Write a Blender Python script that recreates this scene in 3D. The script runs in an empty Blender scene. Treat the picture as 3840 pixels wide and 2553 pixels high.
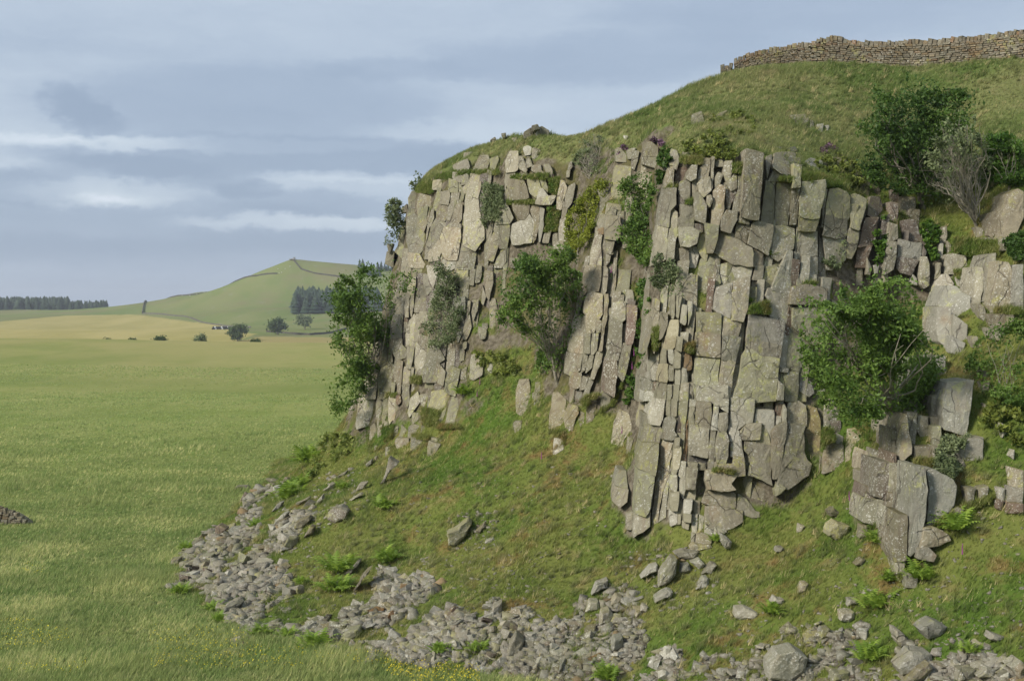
import bpy, bmesh, math, random
import numpy as np
from mathutils import Vector, Matrix, noise
from mathutils.bvhtree import BVHTree

random.seed(7)
RNG = np.random.default_rng(7)
SC = bpy.context.scene
COL = SC.collection
FPX, HX, HY, CAMZ = 5275.0, 1920.0, 1160.0, 12.0      # focal length and horizon in photograph pixels, eye height in metres

# ------------------------------------------------------------------ camera
cam = bpy.data.objects.new('camera', bpy.data.cameras.new('camera'))
COL.objects.link(cam)
cam.location = (0, 0, CAMZ)
cam.rotation_euler = (math.radians(90), 0, 0)
cam.data.sensor_width = 36
cam.data.lens = FPX / 3840 * 36
cam.data.shift_y = -(1276.5 - HY) / 3840
cam.data.clip_start = 0.5
cam.data.clip_end = 60000
SC.camera = cam

# ------------------------------------------------------------------ sun, sky
SUN_DIR = Vector((-0.72, -0.50, 0.55)).normalized()      # towards the sun
sun = bpy.data.objects.new('sun', bpy.data.lights.new('sun', 'SUN'))
COL.objects.link(sun)
sun.data.energy = 2.5
sun.data.angle = math.radians(14.0)
sun.data.color = (1.0, 0.93, 0.80)
sun.rotation_euler = (-SUN_DIR).to_track_quat('-Z', 'Y').to_euler()

class NT:
    """tiny node-tree writer"""
    def __init__(s, tree):
        s.t = tree; s.n = tree.nodes; s.l = tree.links
        s.n.clear()
    def node(s, typ, ins=None, **props):
        n = s.n.new(typ)
        for k, v in props.items(): setattr(n, k, v)
        for k, v in (ins or {}).items(): s.put(n.inputs[k], v)
        return n
    def put(s, sock, v):
        if isinstance(v, bpy.types.NodeSocket): s.l.new(v, sock)
        elif isinstance(v, bpy.types.Node): s.l.new(v.outputs[0], sock)
        else:
            if hasattr(sock, 'default_value') and hasattr(sock.default_value, '__len__') and not isinstance(v, (int, float)) and len(sock.default_value) == 4 and len(v) == 3:
                v = (*v, 1)
            sock.default_value = v
    def math(s, op, a, b=0.0, c=0.0, clamp=False):
        n = s.n.new('ShaderNodeMath'); n.operation = op; n.use_clamp = clamp
        s.put(n.inputs[0], a); s.put(n.inputs[1], b); s.put(n.inputs[2], c)
        return n.outputs[0]
    def vmath(s, op, a, b=(0, 0, 0)):
        n = s.n.new('ShaderNodeVectorMath'); n.operation = op
        s.put(n.inputs[0], a); s.put(n.inputs[1], b)
        return n.outputs[0]
    def mix(s, f, a, b, blend='MIX'):
        n = s.n.new('ShaderNodeMix'); n.data_type = 'RGBA'; n.blend_type = blend
        s.put(n.inputs[0], f); s.put(n.inputs[6], a); s.put(n.inputs[7], b)
        return n.outputs[2]
    def noise(s, vec, scale, detail=3.0, rough=0.55, dist=0.0):
        n = s.node('ShaderNodeTexNoise', {'Vector': vec, 'Scale': scale, 'Detail': detail, 'Roughness': rough, 'Distortion': dist})
        return n.outputs[0]
    def ramp(s, f, lo, hi, a=0.0, b=1.0):
        n = s.node('ShaderNodeMapRange', {0: f, 1: lo, 2: hi, 3: a, 4: b}, interpolation_type='SMOOTHSTEP')
        return n.outputs[0]
    def scale3(s, vec, v):
        return s.vmath('MULTIPLY', vec, v)

world = bpy.data.worlds.new('World')
SC.world = world
world.use_nodes = True
w = NT(world.node_tree)
SUN_EL = math.asin(SUN_DIR.z)
SUN_AZ = math.atan2(SUN_DIR.x, SUN_DIR.y)
skyn = w.node('ShaderNodeTexSky', sky_type='NISHITA')
skyn.sun_disc = False
skyn.sun_elevation = SUN_EL
skyn.sun_rotation = SUN_AZ
skyn.air_density = 1.0; skyn.dust_density = 1.5
tc = w.node('ShaderNodeTexCoord')
sep = w.node('ShaderNodeSeparateXYZ', {0: w.vmath('NORMALIZE', tc.outputs['Generated'])})
X, Y, Z = sep.outputs
az = w.math('ARCTAN2', X, Y)
el = w.math('ARCSINE', Z)
# direction measured in photograph pixels at the horizon's scale, so a cloud can be set where it stands
U = w.math('MULTIPLY', az, 1.0)
V = w.math('MULTIPLY', el, 1.0)
def vec(u, v, zz=0.0):
    return w.node('ShaderNodeCombineXYZ', {0: u, 1: v, 2: zz}).outputs[0]
sc2 = lambda a, b, zz: vec(w.math('MULTIPLY', U, a), w.math('MULTIPLY', V, b), zz)
wu = w.noise(sc2(9.0, 26.0, 3.0), 1.0, 4, 0.6)
wv = w.noise(sc2(9.0, 34.0, 9.0), 1.0, 4, 0.6)
fu = w.noise(sc2(42.0, 70.0, 5.0), 1.0, 6, 0.68)
fv = w.noise(sc2(42.0, 70.0, 13.0), 1.0, 6, 0.68)
def off(a, ka, b, kb):
    return w.math('ADD', w.math('MULTIPLY', w.math('SUBTRACT', a, 0.5), ka), w.math('MULTIPLY', w.math('SUBTRACT', b, 0.5), kb))
Ud = w.math('ADD', U, off(wu, .07, fu, .035))
Vd = w.math('ADD', V, off(wv, .016, fv, .016))
band = w.noise(vec(w.math('MULTIPLY', Ud, 2.6), w.math('MULTIPLY', Vd, 20.0), 1.7), 1.0, 4, 0.5)
wisp = w.noise(vec(w.math('MULTIPLY', Ud, 16.0), w.math('MULTIPLY', Vd, 52.0), 6.3), 1.0, 5, 0.6)
den = w.math('ADD', w.math('MULTIPLY', w.math('SUBTRACT', band, 0.5), .50), w.math('MULTIPLY', w.math('SUBTRACT', wisp, 0.5), 0.26))
CLOUDS = [  # px, py, half width, half height, weight (+ darker layer, - bright gap)
    (950, 410, 700, 130, .36), (280, 420, 110, 60, .40), (330, 490, 110, 50, .38), (1500, 265, 330, 42, .20), (2350, 225, 620, 85, .24), (3300, 40, 900, 130, .26),
    (1150, 600, 950, 72, .55), (480, 640, 260, 40, .40), (110, 725, 230, 62, .55), (640, 705, 240, 60, .50), (900, 725, 120, 36, .42), (1150, 770, 330, 46, .36),
    (400, 880, 1700, 90, .40), (900, 950, 1500, 60, .20),
    (380, 740, 330, 46, -.46), (1180, 842, 420, 30, -.48), (820, 555, 620, 24, -.30), (300, 560, 500, 26, -.22), (1250, 668, 300, 22, -.30),
    (1300, 150, 1900, 150, .10), (300, 260, 700, 60, .04), (1700, 500, 380, 40, -.14), (600, 1080, 1900, 90, .22)]
for cx, cy, sx, sy, amt in CLOUDS:
    u0 = math.atan((cx - HX) / FPX); v0 = math.atan((HY - cy) / FPX)
    du = w.math('DIVIDE', w.math('SUBTRACT', Ud, u0), sx / FPX)
    dv = w.math('DIVIDE', w.math('SUBTRACT', Vd, v0), sy / FPX)
    r2 = w.math('ADD', w.math('MULTIPLY', du, du), w.math('MULTIPLY', dv, dv))
    den = w.math('ADD', den, w.ramp(r2, 1.9, .15, 0.0, amt))
f = w.ramp(den, -0.72, 0.80)
cr = w.node('ShaderNodeValToRGB', {0: f})
el_ = cr.color_ramp.elements
el_[0].position = 0.0; el_[0].color = (4.6, 4.9, 5.5, 1)
el_[1].position = 1.0; el_[1].color = (1.80, 2.28, 3.02, 1)
for p, c in ((.26, (3.42, 3.92, 4.46)), (.48, (2.82, 3.32, 3.98)), (.72, (2.24, 2.74, 3.48))):
    e = el_.new(p); e.color = (*c, 1)
clouds = w.mix(0.06, cr.outputs[0], skyn.outputs[0])
bg = w.node('ShaderNodeBackground', {0: clouds, 1: 0.1})
w.l.new(bg.outputs[0], w.node('ShaderNodeOutputWorld').inputs[0])

SC.view_settings.view_transform = 'Standard'
SC.view_settings.look = 'None'
SC.view_settings.exposure = 0.86
SC.view_settings.gamma = 1.0
SC.render.engine = 'CYCLES'
SC.cycles.use_denoising = True
SC.cycles.max_bounces = 4
SC.cycles.diffuse_bounces = 2
SC.cycles.glossy_bounces = 1
SC.cycles.transmission_bounces = 2
world.cycles.sampling_method = 'NONE'      # the sky is even: rays find it by themselves
SC.cycles.transparent_max_bounces = 4
SC.cycles.volume_bounces = 0

# ------------------------------------------------------------------ helpers
def at(px, py, Y):
    return np.array([(px - HX) / FPX * Y, Y, CAMZ - (py - HY) / FPX * Y])

def to_px(P):
    P = np.asarray(P, float)
    return np.stack([HX + P[..., 0] / P[..., 1] * FPX, HY + (CAMZ - P[..., 2]) / P[..., 1] * FPX], -1)

def in_poly(pts, poly):
    pts = np.asarray(pts, float); x, y = pts[..., 0], pts[..., 1]
    inside = np.zeros(x.shape, bool); n = len(poly); j = n - 1
    for i in range(n):
        xi, yi = poly[i]; xj, yj = poly[j]
        c = ((yi > y) != (yj > y)) & (x < (xj - xi) * (y - yi) / ((yj - yi) or 1e-9) + xi)
        inside ^= c; j = i
    return inside

class TPS:
    def __init__(s, P, z, lam=0.0, scale=1.0):
        s.sc = scale; P = np.asarray(P, float) / scale; n = len(P); s.P = P
        K = s.k(P, P) + lam * np.eye(n)
        A = np.zeros((n + 3, n + 3)); Q = np.c_[np.ones(n), P]
        A[:n, :n] = K; A[:n, n:] = Q; A[n:, :n] = Q.T
        s.c = np.linalg.solve(A, np.r_[np.asarray(z, float), 0, 0, 0])
    def k(s, A, B):
        d2 = ((A[:, None, :] - B[None, :, :]) ** 2).sum(-1)
        return 0.5 * d2 * np.log(d2 + 1e-12)
    def __call__(s, Q):
        Q = np.asarray(Q, float) / s.sc; out = []
        for i in range(0, len(Q), 20000):
            q = Q[i:i + 20000]
            out.append(s.k(q, s.P) @ s.c[:len(s.P)] + s.c[len(s.P)] + q @ s.c[len(s.P) + 1:])
        return np.concatenate(out)

def vnoise(P, scale, seed=0):
    """smooth value noise on points (numpy), 0..1"""
    P = np.asarray(P, float) * scale + seed * 17.31
    i = np.floor(P).astype(np.int64); f = P - i; f = f * f * (3 - 2 * f)
    def h(a, b, c):
        n = (a * 73856093) ^ (b * 19349663) ^ (c * 83492791)
        n = (n ^ (n >> 13)) * 1274126177 & 0x7fffffff
        return ((n >> 7) & 0xffff) / 65535.0
    r = 0
    for dx in (0, 1):
        for dy in (0, 1):
            for dz in (0, 1):
                wgt = (f[:, 0] if dx else 1 - f[:, 0]) * (f[:, 1] if dy else 1 - f[:, 1]) * (f[:, 2] if dz else 1 - f[:, 2])
                r = r + wgt * h(i[:, 0] + dx, i[:, 1] + dy, i[:, 2] + dz)
    return r

def np_mesh(name, verts, faces, mat=None, attrs=None, smooth=False):
    me = bpy.data.meshes.new(name)
    verts = np.asarray(verts, np.float32); faces = np.asarray(faces, np.int32)
    k = faces.shape[1]
    me.vertices.add(len(verts)); me.vertices.foreach_set('co', verts.ravel())
    me.loops.add(faces.size); me.loops.foreach_set('vertex_index', faces.ravel())
    me.polygons.add(len(faces)); me.polygons.foreach_set('loop_start', np.arange(0, faces.size, k, dtype=np.int32))
    me.update(calc_edges=True)
    for an, av in (attrs or {}).items():
        a = me.attributes.new(an, 'FLOAT', 'POINT'); a.data.foreach_set('value', np.asarray(av, np.float32))
    if smooth: me.polygons.foreach_set('use_smooth', np.ones(len(faces), bool))
    if mat: me.materials.append(mat)
    return me

def link(name, me, parent=None, loc=None):
    o = bpy.data.objects.new(name, me); COL.objects.link(o)
    if loc is not None: o.location = loc
    if parent is not None: o.parent = parent
    return o

def tag(o, label=None, cat=None, group=None, kind=None):
    if label: o['label'] = label
    if cat: o['category'] = cat
    if group: o['group'] = group
    if kind: o['kind'] = kind
    return o

def empty(name, loc=(0, 0, 0)):
    o = bpy.data.objects.new(name, None); COL.objects.link(o); o.location = loc; return o

# frames the rock outlines were read in: origin and scale in photograph pixels
FR = {'A': (2350, 500, .3189), 'B': (2800, 500, .3189), 'C': (2350, 1000, .3189), 'D': (2800, 1000, .3189),
      'E': (2350, 1500, .3827), 'F': (2800, 1500, .3189), 'G': (1400, 500, .3189), 'H': (1850, 500, .3189),
      'I': (1350, 1000, .3189), 'J': (1900, 1000, .4464), 'K': (1250, 1350, .3189), 'L': (3250, 700, .38265),
      'M': (3200, 1350, .5421), 'N': (2200, 1250, .6952), 'O': (2200, 50, .6952), 'P': (1200, 450, .574),
      'Q': (500, 1650, .6783), 'T': (1900, 1900, .8224), 'V': (2300, 450, .6528), 'S': (0, 0, 1.0)}
def pts_of(fr, s):
    ox, oy, k = FR[fr]
    return [(ox + k * float(a), oy + k * float(b)) for a, b in (q.split(',') for q in s.split())]

# ------------------------------------------------------------------ materials
def new_mat(name):
    m = bpy.data.materials.new(name); m.use_nodes = True
    return m, NT(m.node_tree)

def finish(t, color, rough=0.95, bump=None, bstr=0.5, bdist=0.05, spec=0.15, translucent=None):
    b = t.node('ShaderNodeBsdfPrincipled', {'Base Color': color, 'Roughness': rough, 'Specular IOR Level': spec})
    if bump is not None:
        bn = t.node('ShaderNodeBump', {'Strength': bstr, 'Distance': bdist, 'Height': bump})
        t.l.new(bn.outputs[0], b.inputs['Normal'])
    sh = b.outputs[0]
    if translucent is not None:
        tr = t.node('ShaderNodeBsdfTranslucent', {0: translucent[1]})
        mx = t.node('ShaderNodeMixShader', {0: translucent[0], 1: sh, 2: tr.outputs[0]})
        sh = mx.outputs[0]
    out = t.node('ShaderNodeOutputMaterial'); t.l.new(sh, out.inputs[0])

def rock_mat(name, c1, c2, lichen=0.5, yellow=0.3, dark=0.3, moss=0.5, cracks=0.6):
    m, t = new_mat(name)
    pos = t.node('ShaderNodeNewGeometry').outputs['Position']
    rnd = t.node('ShaderNodeObjectInfo').outputs['Random']
    nrm = t.node('ShaderNodeNewGeometry').outputs['Normal']
    warp = t.vmath('ADD', pos, t.scale3(t.node('ShaderNodeTexNoise', {'Vector': pos, 'Scale': 1.7, 'Detail': 3.0}).outputs[1], (.35, .35, .35)))
    warp2 = t.vmath('ADD', warp, t.scale3(t.node('ShaderNodeTexNoise', {'Vector': pos, 'Scale': 11.0, 'Detail': 2.0}).outputs[1], (.10, .10, .10)))
    big = t.noise(pos, 0.55, 6, 0.6)
    mid = t.noise(warp, 2.6, 8, 0.68)
    col = t.mix(t.ramp(t.math('ADD', t.math('MULTIPLY', big, .5), t.math('MULTIPLY', mid, .5)), .36, .64), c1, c2)
    w3 = t.noise(t.scale3(pos, (.30, .30, .16)), 1.0, 5, .6)
    col = t.mix(t.math('MULTIPLY', t.ramp(w3, .48, .66), .42), col, (.130, .132, .085))
    # weather streaks down the face
    st = t.noise(t.scale3(warp, (2.2, 2.2, .28)), 1.6, 5, 0.6)
    col = t.mix(t.math('MULTIPLY', t.ramp(st, .50, .72), t.math('MULTIPLY', dark, 1.35)), col, (.105, .080, .066))
    # rusty seepage in a few long stains
    rs_ = t.noise(t.scale3(t.vmath('ADD', warp, (17, 3, 8)), (1.1, 1.1, .16)), 1.0, 4, .55)
    col = t.mix(t.math('MULTIPLY', t.ramp(rs_, .58, .72), .45), col, (.190, .130, .075))
    # dark algae speckle
    sp = t.noise(pos, 13.0, 5, 0.75)
    col = t.mix(t.math('MULTIPLY', t.ramp(sp, .55, .72), .42), col, (.105, .098, .078))
    # yellow-green crustose lichen
    yl = t.noise(warp, 3.3, 7, 0.72)
    ym = t.noise(pos, 0.8, 3, 0.5)
    ymask = t.math('MULTIPLY', t.ramp(yl, .50, .62), t.ramp(ym, .62 - .42 * yellow, .80 - .42 * yellow))
    col = t.mix(t.math('MULTIPLY', ymask, .70), col, (.30, .295, .115))
    # pale lichen discs and crusts
    vo = t.node('ShaderNodeTexVoronoi', {'Vector': warp2, 'Scale': 7.5, 'Randomness': 1.0})
    vsel = t.node('ShaderNodeSeparateXYZ', {0: vo.outputs['Color']}).outputs[0]
    disc = t.math('MULTIPLY', t.ramp(vo.outputs['Distance'], .44, .22), t.ramp(vsel, 1.0 - .36 * lichen, 1.03 - .36 * lichen))
    vo2 = t.node('ShaderNodeTexVoronoi', {'Vector': warp2, 'Scale': 19.0, 'Randomness': 1.0})
    vs2 = t.node('ShaderNodeSeparateXYZ', {0: vo2.outputs['Color']}).outputs[0]
    disc2 = t.math('MULTIPLY', t.ramp(vo2.outputs['Distance'], .42, .28), t.ramp(vs2, 1.0 - .55 * lichen, 1.03 - .55 * lichen))
    cr_ = t.math('MULTIPLY', t.ramp(t.noise(warp, 5.5, 8, 0.75), .57, .66), t.ramp(t.noise(pos, 1.1, 3, .5), .66 - .3 * lichen, .80 - .3 * lichen))
    pm = t.ramp(t.noise(t.vmath('ADD', pos, (9, 4, 2)), .75, 4, .6), .34, .60, .12, 1.0)
    disc = t.math('MULTIPLY', disc, pm); disc2 = t.math('MULTIPLY', disc2, pm)
    lm = t.math('MAXIMUM', t.math('MAXIMUM', t.math('MULTIPLY', disc, .62), t.math('MULTIPLY', disc2, .85)), t.math('MULTIPLY', cr_, .72))
    col = t.mix(lm, col, (.46, .45, .405))
    # hairline joints
    wc = t.scale3(warp, (1.0, 1.0, .55))
    ed = t.node('ShaderNodeTexVoronoi', {'Vector': wc, 'Scale': 1.05}, feature='DISTANCE_TO_EDGE').outputs[0]
    line = t.math('MULTIPLY', t.ramp(ed, .020, .004), t.ramp(t.noise(pos, .9, 2, .5), .45, .58))
    col = t.mix(t.math('MULTIPLY', line, cracks), col, (.045, .04, .033))
    # moss on upward faces
    up = t.node('ShaderNodeSeparateXYZ', {0: nrm}).outputs[2]
    mm = t.math('MULTIPLY', t.ramp(t.math('ADD', up, t.math('MULTIPLY', t.math('SUBTRACT', mid, .5), .9)), .45, .85), moss)
    col = t.mix(mm, col, t.mix(mid, (.07, .085, .025), (.19, .15, .06)))
    hsv = t.node('ShaderNodeHueSaturation', {'Hue': t.ramp(rnd, 0, 1, .492, .508), 'Saturation': t.ramp(rnd, 0, 1, 1.12, .86), 'Value': t.ramp(t.math('FRACT', t.math('MULTIPLY', rnd, 7.31)), 0, 1, .84, 1.30), 'Color': col})
    fine = t.noise(pos, 9.0, 10, 0.72)
    h = t.math('ADD', t.math('ADD', t.math('MULTIPLY', fine, .5), t.math('MULTIPLY', mid, 1.3)), t.math('MULTIPLY', line, -.7 * cracks))
    finish(t, hsv.outputs[0], .92, h, .75, .10, .12)
    return m

ROCK = {
    'a': rock_mat('whinstone', (0.181, 0.164, 0.121), (0.261, 0.236, 0.175), .66, .40, .45),
    'g': rock_mat('whinstone_smooth', (0.189, 0.172, 0.128), (0.249, 0.228, 0.172), .58, .45, .25, .3),
    'y': rock_mat('whinstone_yellow_lichen', (0.201, 0.188, 0.125), (0.261, 0.248, 0.164), .40, 1.15, .25, .4),
    'w': rock_mat('whinstone_pale_lichen', (0.227, 0.213, 0.172), (0.303, 0.285, 0.234), .95, .25, .30, .3),
    'c': rock_mat('whinstone_fresh_break', (0.233, 0.207, 0.138), (0.296, 0.268, 0.187), .22, .25, .45, .2, 1.0),
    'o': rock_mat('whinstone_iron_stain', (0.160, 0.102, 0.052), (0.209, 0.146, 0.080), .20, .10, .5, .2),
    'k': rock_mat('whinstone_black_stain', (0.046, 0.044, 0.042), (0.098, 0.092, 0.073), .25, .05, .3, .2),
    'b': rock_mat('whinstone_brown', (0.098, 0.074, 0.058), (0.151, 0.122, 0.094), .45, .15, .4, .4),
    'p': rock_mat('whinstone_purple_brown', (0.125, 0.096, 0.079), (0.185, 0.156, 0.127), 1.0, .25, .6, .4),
    'm': rock_mat('whinstone_ochre_algae', (0.162, 0.137, 0.073), (0.221, 0.190, 0.114), .25, .5, .5, .4),
    'G': rock_mat('whinstone_blue_grey', (0.189, 0.181, 0.150), (0.242, 0.232, 0.191), .35, .30, .25, .3),
}
SCREE_MAT = rock_mat('scree_stone', (.205, .193, .160), (.320, .303, .260), .95, .30, .25, .25, 0)

def grass_color(t, pos, kind):
    """patchy sward colour: fresh green, olive, straw, rusty"""
    n1 = t.noise(pos, .22, 4, .6); n2 = t.noise(pos, .85, 5, .65); n3 = t.noise(t.vmath('ADD', pos, (31, 7, 3)), .5, 5, .7)
    pal = {'hill': ((.085, .138, .026), (.150, .170, .046), (.250, .195, .090), (.215, .120, .060)),
           'top': ((.100, .140, .040), (.165, .180, .070), (.275, .245, .130), (.200, .165, .090)),
           'meadow': ((.100, .138, .044), (.140, .166, .060), (.200, .205, .095), (.150, .170, .070))}[kind]
    c = t.mix(t.ramp(n1, .35, .62), pal[0], pal[1])
    c = t.mix(t.math('MULTIPLY', t.ramp(n2, .50, .74), .62), c, pal[2])
    c = t.mix(t.math('MULTIPLY', t.ramp(n3, .53, .70), .62), c, pal[3])
    return c, n2

def blade_mat(name, kind, bright=1.0):
    m, t = new_mat(name)
    pos = t.node('ShaderNodeNewGeometry').outputs['Position']
    tint = t.node('ShaderNodeAttribute', attribute_name='tint').outputs['Fac']
    c, _ = grass_color(t, pos, kind)
    c = t.mix(t.ramp(tint, .72, 1.0), c, (.33, .28, .15))
    v = t.node('ShaderNodeHueSaturation', {'Value': t.ramp(tint, 0, 1, .80 * bright, 1.45 * bright), 'Color': c}).outputs[0]
    finish(t, v, .8, None, spec=.12, translucent=(.45, v))
    return m

def leaf_mat(name, dark, light, trans=.3):
    m, t = new_mat(name)
    tint = t.node('ShaderNodeAttribute', attribute_name='tint').outputs['Fac']
    c = t.mix(tint, dark, light)
    finish(t, c, .55, None, spec=.25, translucent=(trans, t.mix(.35, c, (light[0] * 1.25, light[1] * 1.3, light[2]))))
    return m

def bark_mat(name, c1, c2):
    m, t = new_mat(name)
    pos = t.node('ShaderNodeNewGeometry').outputs['Position']
    n = t.noise(pos, 6, 5, .6)
    finish(t, t.mix(t.ramp(n, .35, .65), c1, c2), .9, n, .4, .02)
    return m

LEAF = {
    'ash': leaf_mat('ash_leaf', (0.051, 0.104, 0.017), (0.152, 0.238, 0.040)),
    'rowan': leaf_mat('rowan_leaf', (0.055, 0.112, 0.021), (0.165, 0.253, 0.048)),
    'darkrowan': leaf_mat('dark_leaf', (0.034, 0.075, 0.016), (0.102, 0.175, 0.031)),
    'willow': leaf_mat('willow_leaf', (0.091, 0.124, 0.053), (0.231, 0.272, 0.135)),
    'gorse': leaf_mat('gorse_leaf', (0.099, 0.138, 0.014), (0.281, 0.309, 0.039)),
    'ivy': leaf_mat('ivy_leaf', (0.034, 0.086, 0.011), (0.115, 0.202, 0.029)),
    'fern': leaf_mat('fern_frond', (.125, .215, .030), (.300, .410, .065), .4),
    'bracken': leaf_mat('bracken_frond', (0.116, 0.165, 0.033), (0.272, 0.305, 0.074), .35),
    'heather': leaf_mat('heather_sprig', (0.083, 0.056, 0.056), (0.231, 0.124, 0.214), .2),
    'field': leaf_mat('field_tree_leaf', (0.041, 0.075, 0.023), (0.116, 0.160, 0.053)),
    'conifer': leaf_mat('conifer_needle', (0.016, 0.034, 0.018), (0.047, 0.077, 0.037), .1),
    'bilberry': leaf_mat('bilberry_leaf', (0.083, 0.119, 0.023), (0.231, 0.264, 0.053), .3),
}
BARK = bark_mat('grey_bark', (.135, .120, .095), (.270, .250, .205))
PALEBARK = bark_mat('pale_bark', (.190, .172, .138), (.310, .285, .232))
# ------------------------------------------------------------------ the far country: one ground sheet
def far_points():
    L = []
    for x in (-420, -200, 0, 200, 420):
        L += [(x, 470, 0.0), (x * 1.2, 620, -8.5)]
    img = [(0, 1296, 850), (300, 1297, 850), (600, 1297, 850), (890, 1284, 880), (1150, 1290, 850), (1400, 1292, 850), (1800, 1290, 850), (2400, 1290, 850),
           (-200, 1240, 1150), (0, 1235, 1150), (400, 1240, 1150), (700, 1236, 1150), (1000, 1240, 1100), (1200, 1243, 1080), (1500, 1240, 1100),
           (-200, 1195, 1500), (0, 1195, 1500), (250, 1186, 1600), (500, 1181, 1650), (750, 1205, 1450), (1000, 1228, 1250),
           (-200, 1168, 1850), (0, 1170, 1800), (100, 1160, 1850), (300, 1165, 1950), (500, 1158, 1950), (200, 1166, 1900),
           (850, 1170, 1500), (1000, 1180, 1450), (1150, 1195, 1400), (1300, 1190, 1380), (1000, 1130, 1620), (1150, 1100, 1640), (1300, 1085, 1650), (1450, 1085, 1650)]
    crest = [(560, 1150, 1900), (620, 1140, 1880), (700, 1110, 1850), (760, 1094, 1840), (860, 1096, 1830), (930, 1078, 1800), (965, 1054, 1780),
             (1010, 1010, 1760), (1060, 988, 1740), (1092, 972, 1730), (1150, 990, 1720), (1220, 1004, 1710), (1310, 1018, 1700), (1400, 1026, 1700), (1600, 1035, 1700), (2000, 1045, 1700), (2600, 1040, 1700)]
    for q in img + crest: L.append(tuple(at(*q)))
    for q in crest:
        p = at(*q); L.append((p[0], p[1] + 260, p[2] * .35))
    L += [(-900, 2600, 2), (-300, 2700, -4), (300, 2700, 0), (900, 2600, 4), (-1600, 2400, 6), (-1500, 1500, 2), (1600, 1500, 10)]
    return np.array(L, float)
_F = far_points()
FAR = TPS(_F[:, :2], _F[:, 2], 1e-6, 1000.0)

def ground_z(P):
    P = np.asarray(P, float); d = np.hypot(P[:, 0], P[:, 1])
    w_ = np.clip((d - 300) / 170, 0, 1); w_ = w_ * w_ * (3 - 2 * w_)
    fz = np.where(d > 2300, 0.0, 0.0)
    z = FAR(P)
    k = np.clip((d - 2300) / 900, 0, 1); z = z * (1 - k) + (-6) * k
    p3 = np.c_[P, np.zeros(len(P))]
    und = (vnoise(p3, 1 / 38., 1) - .5) * .55 + (vnoise(p3, 1 / 9., 2) - .5) * .16
    und = und + (vnoise(p3, 1 / 120., 7) - .5) * 2.6 * np.clip((d - 110) / 120, 0, 1)
    und2 = (vnoise(p3, 1 / 90., 3) - .5) * 1.6 * np.clip((d - 500) / 600, 0, 1)
    return z * w_ + und * (1 - w_ * .2) + und2 * w_

def build_ground():
    angs = np.r_[np.linspace(-180, -32, 38)[:-1], np.linspace(-32, 32, 430), np.linspace(32, 180, 38)[1:]]
    rad = np.r_[0.5, 8, 16, 24, np.geomspace(30, 60, 40), np.geomspace(62, 440, 90), np.linspace(446, 2300, 230), np.geomspace(2400, 7000, 24)]
    A, R = np.meshgrid(np.radians(angs), rad, indexing='ij')
    P = np.stack([np.sin(A) * R, np.cos(A) * R], -1).reshape(-1, 2)
    z = ground_z(P)
    V = np.c_[P, z]
    na, nr = len(angs), len(rad)
    i = (np.arange(na - 1)[:, None] * nr + np.arange(nr - 1)[None, :]).ravel()
    F = np.stack([i, i + nr, i + nr + 1, i + 1], -1)
    d = np.hypot(P[:, 0], P[:, 1])
    px = to_px(np.c_[P[:, 0], np.maximum(P[:, 1], 1), z])
    front = P[:, 1] > 1
    yel = in_poly(px, [(-900, 1215), (0, 1206), (250, 1183), (500, 1180), (560, 1185), (700, 1205), (860, 1222), (900, 1245), (960, 1252), (860, 1290), (600, 1300), (-900, 1302)]) & front & (d > 700)
    yel = yel.astype(float)
    tan = (in_poly(px, [(560, 1302), (860, 1285), (980, 1262), (1250, 1265), (1500, 1262), (1500, 1330), (560, 1330)]) & front & (d > 700)).astype(float)
    dry = np.clip(1 - np.abs(d - 390) / 230, 0, 1) * (d < 600) + .0
    wet = np.clip((108 - d) / 45, 0, 1)
    return V, F, {'yel': yel, 'tan': tan, 'dry': dry, 'wet': wet, 'dist': d}
gV, gF, gA = build_ground()

m, t = new_mat('pasture')
pos = t.node('ShaderNodeNewGeometry').outputs['Position']
at_ = lambda n: t.node('ShaderNodeAttribute', attribute_name=n).outputs['Fac']
c_near, nn = grass_color(t, pos, 'meadow')
n_big = t.noise(t.scale3(pos, (1, .45, 1)), .020, 5, .6)
n_mid = t.noise(t.scale3(pos, (1, .35, 1)), .10, 6, .65)
n_rush = t.noise(t.scale3(pos, (1, .5, 1)), .45, 5, .7)
c_mid = t.mix(t.ramp(n_mid, .35, .68), (.185, .228, .062), (.255, .272, .096))
c_mid = t.mix(t.math('MULTIPLY', t.ramp(n_rush, .52, .70), .50), c_mid, (.128, .165, .052))
c_mid = t.mix(t.math('MULTIPLY', t.ramp(t.noise(t.scale3(pos, (1, .5, 1)), 1.5, 5, .75), .50, .68), .40), c_mid, (.270, .280, .120))
c_mid = t.mix(t.math('MULTIPLY', t.ramp(t.noise(t.scale3(pos, (.5, 1, 1)), .016, 4, .6), .42, .60), .5), c_mid, (.135, .178, .052))
c_mid = t.mix(t.math('MULTIPLY', at_('dry'), t.ramp(n_big, .32, .62)), c_mid, (.300, .275, .115))
c = t.mix(at_('wet'), c_mid, c_near)
d_ = at_('dist')
farc = t.mix(t.ramp(n_big, .35, .65), (.140, .180, .055), (.185, .200, .075))
farc = t.mix(t.math('MULTIPLY', t.ramp(t.noise(pos, .010, 8, .75), .47, .62), .65), farc, (.185, .165, .085))
farc = t.mix(t.math('MULTIPLY', t.ramp(t.noise(pos, .045, 7, .8), .58, .66), .6), farc, (.235, .220, .175))
c = t.mix(t.ramp(d_, 480, 640), c, farc)
ycol = t.mix(t.ramp(t.noise(t.scale3(pos, (1, .3, 1)), .02, 5, .6), .35, .65), (.300, .265, .092), (.370, .315, .125))
c = t.mix(at_('yel'), c, ycol)
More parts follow.
